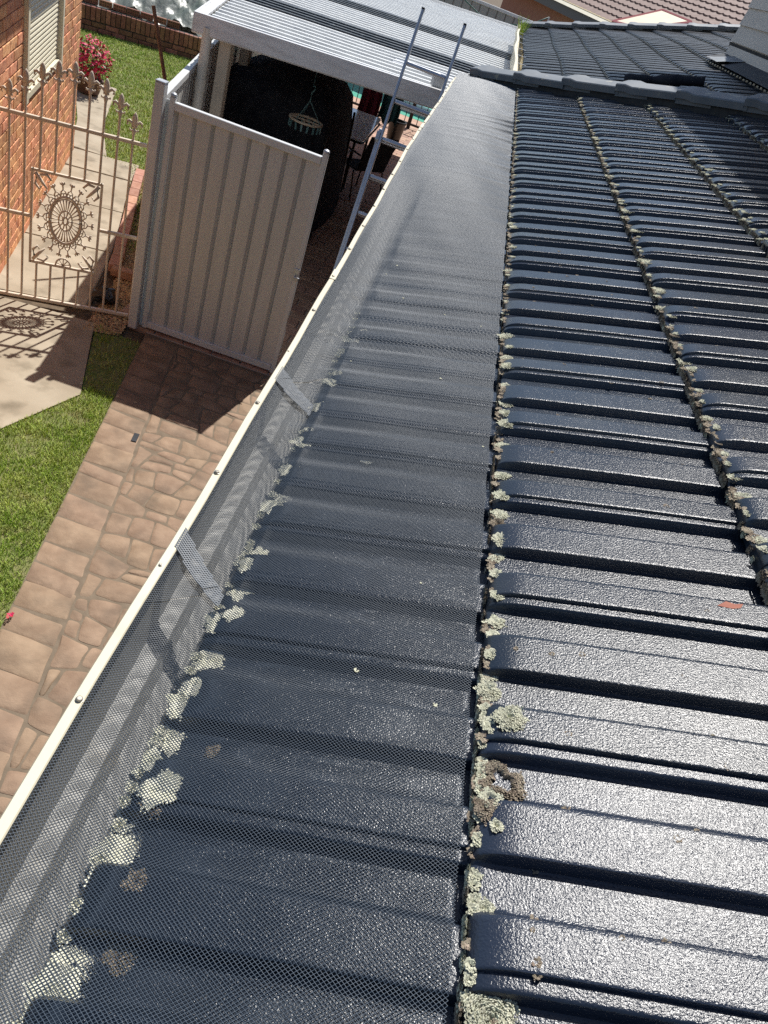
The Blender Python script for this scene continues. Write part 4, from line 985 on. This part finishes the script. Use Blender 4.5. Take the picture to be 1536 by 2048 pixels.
# round peg hanger
ha = thing('peg_hanger', 'round clothes airer ring with teal pegs hanging under the carport', 'clothes airer')
hx, hy, hz = -1.64, 7.45, 1.57
bm = nbm(); tube(bm, [(hx + .15 * math.cos(k * .262), hy + .15 * math.sin(k * .262), hz) for k in range(24)], .011, 8, closed=True); obj('ring', bm, 'hanger_ring', ha, smooth=True)
bm = nbm(); tube(bm, [(hx - .148, hy, hz), (hx + .148, hy, hz)], .007, 6); tube(bm, [(hx, hy - .148, hz), (hx, hy + .148, hz)], .007, 6); obj('cross_bar', bm, 'hanger_ring', ha)
bm = nbm()
for k in range(3): tube(bm, [(hx + .14 * math.cos(k * 2.09), hy + .14 * math.sin(k * 2.09), hz), (hx, hy, hz + .17)], .0035, 5)
tube(bm, [(hx, hy, hz + .17), (hx, hy, hz + .24), (hx + .02, hy, hz + .27), (hx + .015, hy, hz + .3), (hx, hy, hz + .29)], .006, 6); tube(bm, [(hx, hy, hz + .29), (hx, hy, 2.16)], .0015, 4); obj('hook', bm, 'hanger_peg', ha)
for k in range(16):
    a = k * 2 * math.pi / 16; bm = nbm(); box(bm, -.005, .005, -.008, .008, -.06, 0, Matrix.Translation((hx + .15 * math.cos(a), hy + .15 * math.sin(a), hz - .012)) @ Matrix.Rotation(a, 4, 'Z') @ Matrix.Rotation(random.uniform(-.2, .2), 4, 'X')); obj('peg', bm, 'hanger_peg', ha)
# patio table and chairs
tb = thing('patio_table', 'glass topped patio table with a pale sky reflection painted in', 'table')
bm = nbm(); P = []
for cx_, cy__, a0 in ((-1.62, 12.9, 0), (-2.2, 12.9, 90), (-2.2, 11.4, 180), (-1.62, 11.4, 270)):
    for k in range(5): a = rad(a0 + k * 22.5); P.append((cx_ + .1 * math.cos(a), cy__ + .1 * math.sin(a)))
prism(bm, P, .705, .715)
for v in bm.verts: v.co.z += (v.co.y - 11.3) * .028  # tilt added so the top mirrors sky rather than the far fence
obj('glass_top', bm, 'glass_top', tb)
bm = nbm(); tube(bm, [(x, y, .69) for x, y in P], .016, 6, closed=True); obj('rim', bm, 'black_steel', tb)
for x, y in ((-1.64, 11.42), (-2.18, 11.42), (-1.64, 12.88), (-2.18, 12.88)): bm = nbm(); tube(bm, [(x, y, .69), (x, y, 0)], .02, 8); obj('leg', bm, 'black_steel', tb)
def chair(x, y, rz, label):
    t = thing('patio_chair', label, 'chair', (x, y, 0), 'black sling chairs round the patio table'); t.rotation_euler = (0, 0, rz)
    bm = nbm(); box(bm, -.25, .25, -.24, .22, .4, .415, bev=.004); obj('seat', bm, 'black_cloth', t)
    bm = nbm(); box(bm, -.25, .25, -.008, .008, 0, .5, Matrix.Translation((0, .24, .42)) @ Matrix.Rotation(-.25, 4, 'X'), bev=.004); obj('backrest', bm, 'black_cloth', t)
    for s in (-1, 1):
        for yy, y2 in ((-.24, -.28), (.2, .3)): bm = nbm(); tube(bm, [(s * .27, yy, .4), (s * .28, y2, 0)], .012, 6); obj('leg', bm, 'black_steel', t)
        bm = nbm(); tube(bm, [(s * .27, .26, .62), (s * .28, -.1, .63), (s * .28, -.24, .6), (s * .27, -.24, .4)], .013, 6); obj('armrest', bm, 'black_steel', t)
chair(-1.9, 10.9, math.pi, 'black sling chair in front of the glass table, beside the gazebo')
chair(-1.48, 11.35, -2.3, 'black sling chair at the side of the glass table, behind the ladder')
# wire back chair half seen through the gazebo gap
chair(-1.95, 8.1, math.pi, 'dark chair behind the top rail of the sheet gate')
# pool fence, pool, planter, towels
bm = nbm(); box(bm, -5, .6, 18.2, 23, -.05, .004); struct(obj('pool_water', bm, 'pool_green'))
pfence = thing('pool_fence', 'black metal bar fence in front of the green pool', 'fence')
for z in (.1, 1.1): bx('rail', 'black_steel', pfence, -3.6, .5, 16.98, 17.02, z - .02, z + .02, bev=.003)
x = -3.55
while x < .5:
    bm = nbm(); tube(bm, [(x, 17, .08), (x, 17, 1.12)], .009, 6); obj('bar', bm, 'black_steel', pfence); x += .13
for x in (-3.0, -1.36, .3): bx('post', 'black_steel', pfence, x - .035, x + .035, 16.96, 17.04, 0, 1.2, bev=.004)
bm = nbm(); prism(bm, [(-4.6, 17.205), (.8, 17.205), (.8, 18.19), (-4.6, 18.19)], -.1, .003); struct(obj('pool_coping', bm, 'paver'))
bm = nbm(); lathe(bm, [(.1, 0), (.11, .02), (.155, .42), (.165, .43), (.165, .46), (.14, .46), (.13, .4), (0, .4)], 18, Matrix.Translation((-1.42, 14.9, 0.016))); tag(obj('planter', bm, 'black_plastic', sharp=40), 'tall black plastic planter standing behind the ladder', 'planter')
def towel(name, x0, x1, y, z0, z1, m, label):
    V = []; F = []; n = 12
    for j in range(7):
        for i in range(n):
            x = x0 + (x1 - x0) * i / (n - 1); z = z0 + (z1 - z0) * j / 6 + (.05 * math.sin(i * .9) if j == 0 else 0); V.append((x + .02 * math.sin(j), y + .035 * math.sin(i * 1.4 + j * .3) * (1.3 - j / 6), z))
    for j in range(6):
        for i in range(n - 1): F.append((j * n + i, j * n + i + 1, (j + 1) * n + i + 1, (j + 1) * n + i))
    o = raw(name, V, F, m, smooth=True); md = o.modifiers.new('thickness', 'SOLIDIFY'); md.thickness = .012; return tag(o, label, 'towel')
towel('towel', -2.05, -1.72, 13.9, .52, 1.55, 'towel_maroon', 'dark maroon towel hanging under the carport'); towel('towel', -1.7, -1.38, 13.95, .55, 1.55, 'towel_teal', 'dark teal towel hanging beside the maroon one')
bm = nbm(); tube(bm, [(-3.3, 13.92, 1.6), (-2.2, 13.92, 1.56), (-1.2, 13.92, 1.56), (0, 13.92, 1.62)], .004, 5); tag(obj('clothes_line', bm, 'galv'), 'thin clothes line holding the two dark towels', 'clothes line')

# ================================================================= BEYOND
nf = thing('neighbour_fence', 'grey sheet steel fence behind the carport roof', 'fence')
NU = U(1.19, -1.2, 0); NU = U(1.0, -.15, 0); MN = frame((-7, 20.9, 0), NU, (-NU.y, NU.x, 0), (0, 0, 1))
for a in range(4):
    r_ = ribbed('infill_sheet', a * 2.4 + .04, a * 2.4 + 2.36, .05, 2.3, -.008, 'fence_grey', nf, pitch=.2); r_.matrix_local = MN
    bx('top_rail', 'steel_frame', nf, a * 2.4, a * 2.4 + 2.399, -.03, .03, 2.3, 2.36, M=MN); bx('post', 'fence_grey', nf, a * 2.4 - .03, a * 2.4 + .03, -.032, .032, 0, 2.29, M=MN)
bm = nbm(); tube(bm, [(-1.9, 18, 2.9), (-1.35, 18, 2.52), (-1.07, 18, 2.36), (-.7, 18, 2.22), (-.28, 18, 2.2), (.1, 18, 2.3), (.37, 18, 2.43), (.6, 18, 2.6)], .012, 6); tag(obj('hose', bm, 'hose', smooth=True), 'green hose sagging in front of the grey fence', 'hose')
for s in (0, 1):
    bm = nbm(); x = -1.9 if not s else .6; tube(bm, [(x, 18, 0), (x, 18, 2.9 if not s else 2.6)], .02, 6); tag(obj('hose_pole', bm, 'galv'), ['steel pole holding the left end of the green hose', 'steel pole holding the right end of the green hose'][s], 'pole')
bh2 = thing('neighbour_house', 'neighbouring house with a brown tiled roof at the top right', 'house')
ev = U(1.6, -4.6, 0); upv = U(.94, .33, 0); e0 = Vector((-.9, 31.5, 2.78))
V = []; F = []
for r_ in range(22):
    for side in (0, 1):
        s = r_ * .33 + (.33 if side else 0)
        for k in range(220):
            a = k * .075; wv = .02 * max(0, math.sin(k * math.pi / 2)) ; p = e0 + ev * a + upv * (s * .92); V.append((p.x, p.y, 2.78 + s * .4 + wv + (0 if side else .035)))
for r_ in range(22):
    for k in range(219):
        b = r_ * 440 + k; F.append((b, b + 1, b + 221, b + 220))
        if r_ < 21: F.append((b + 220, b + 221, b + 441, b + 440))
raw('roof', V, F, 'brown_tile', bh2)
def strip(name, s0, z0, s1, z1, m, thick=.03):
    a, b = e0 + ev * -.2 + upv * s0, e0 + ev * 16.4 + upv * s0; c, d = e0 + ev * 16.4 + upv * s1, e0 + ev * -.2 + upv * s1
    return raw(name, [(a.x, a.y, z0), (b.x, b.y, z0), (c.x, c.y, z1), (d.x, d.y, z1)], [(0, 1, 2, 3)], m, bh2)
strip('fascia', -.02, 2.5, -.02, 2.8, 'navy_paint'); strip('gutter', -.14, 2.72, -.02, 2.79, 'cream_trim'); strip('soffit', -.02, 2.5, .5, 2.5, 'white_wall'); strip('wall', .5, 0, .5, 2.5, 'brick_plain')
an = thing('annex', 'pale flat annex roof with a red edge in front of the brown roof', 'shed')
A = [(2.11, 21, 2.85), (3.27, 22.5, 3.38), (3.85, 21.5, 3.37), (2.62, 20.0, 2.93)]
raw('roof_sheet', A + [(x, y, z - .05) for x, y, z in A], [(0, 1, 2, 3), (4, 7, 6, 5), (0, 4, 5, 1), (1, 5, 6, 2), (2, 6, 7, 3), (3, 7, 4, 0)], 'annex_roof', an)
for i in range(4):
    bm = nbm(); tube(bm, [A[i], A[(i + 1) % 4]], .03, 4); obj('red_flashing', bm, 'red_paint', an)
raw('wall', [(x, y, z - .06) for x, y, z in A] + [(x, y, 0) for x, y, z in A], [(0, 4, 5, 1), (1, 5, 6, 2), (2, 6, 7, 3), (3, 7, 4, 0)], 'white_wall', an)
# roll of spare mesh and weeds
V = []
bm = nbm(); nseg = 18; prof = []
for i in range(nseg + 1):
    s = i / nseg; prof.append(.034 + .006 * math.sin(s * 13) + .004 * math.sin(s * 31))
p0, p1 = Vector((.76, 6.35, E + FO + .76 * TP + .045)), Vector((1.28, 6.25, E + FO + 1.28 * TP + .045))
tube(bm, [p0 + (p1 - p0) * (i / nseg) for i in range(nseg + 1)], prof, 14); tag(obj('mesh_roll', bm, 'black_cloth', smooth=True), 'rolled length of black gutter mesh lying behind the hip', 'mesh roll')
V = []; F = []
for i in range(60):
    x, y, z = .05 + random.uniform(-.03, .04), 12.0 + random.uniform(-.4, .5), E - .14; h = random.uniform(.06, .22); a = random.uniform(0, 6.28); b = len(V); l = h * .5
    V += [(x - .006, y, z), (x + .006, y, z), (x + l * math.cos(a), y + l * math.sin(a), z + h)]; F.append((b, b + 1, b + 2))
tag(raw('weeds', V, F, 'grass'), 'green weeds sprouting from the far end of the gutter', 'weeds', kind='stuff')
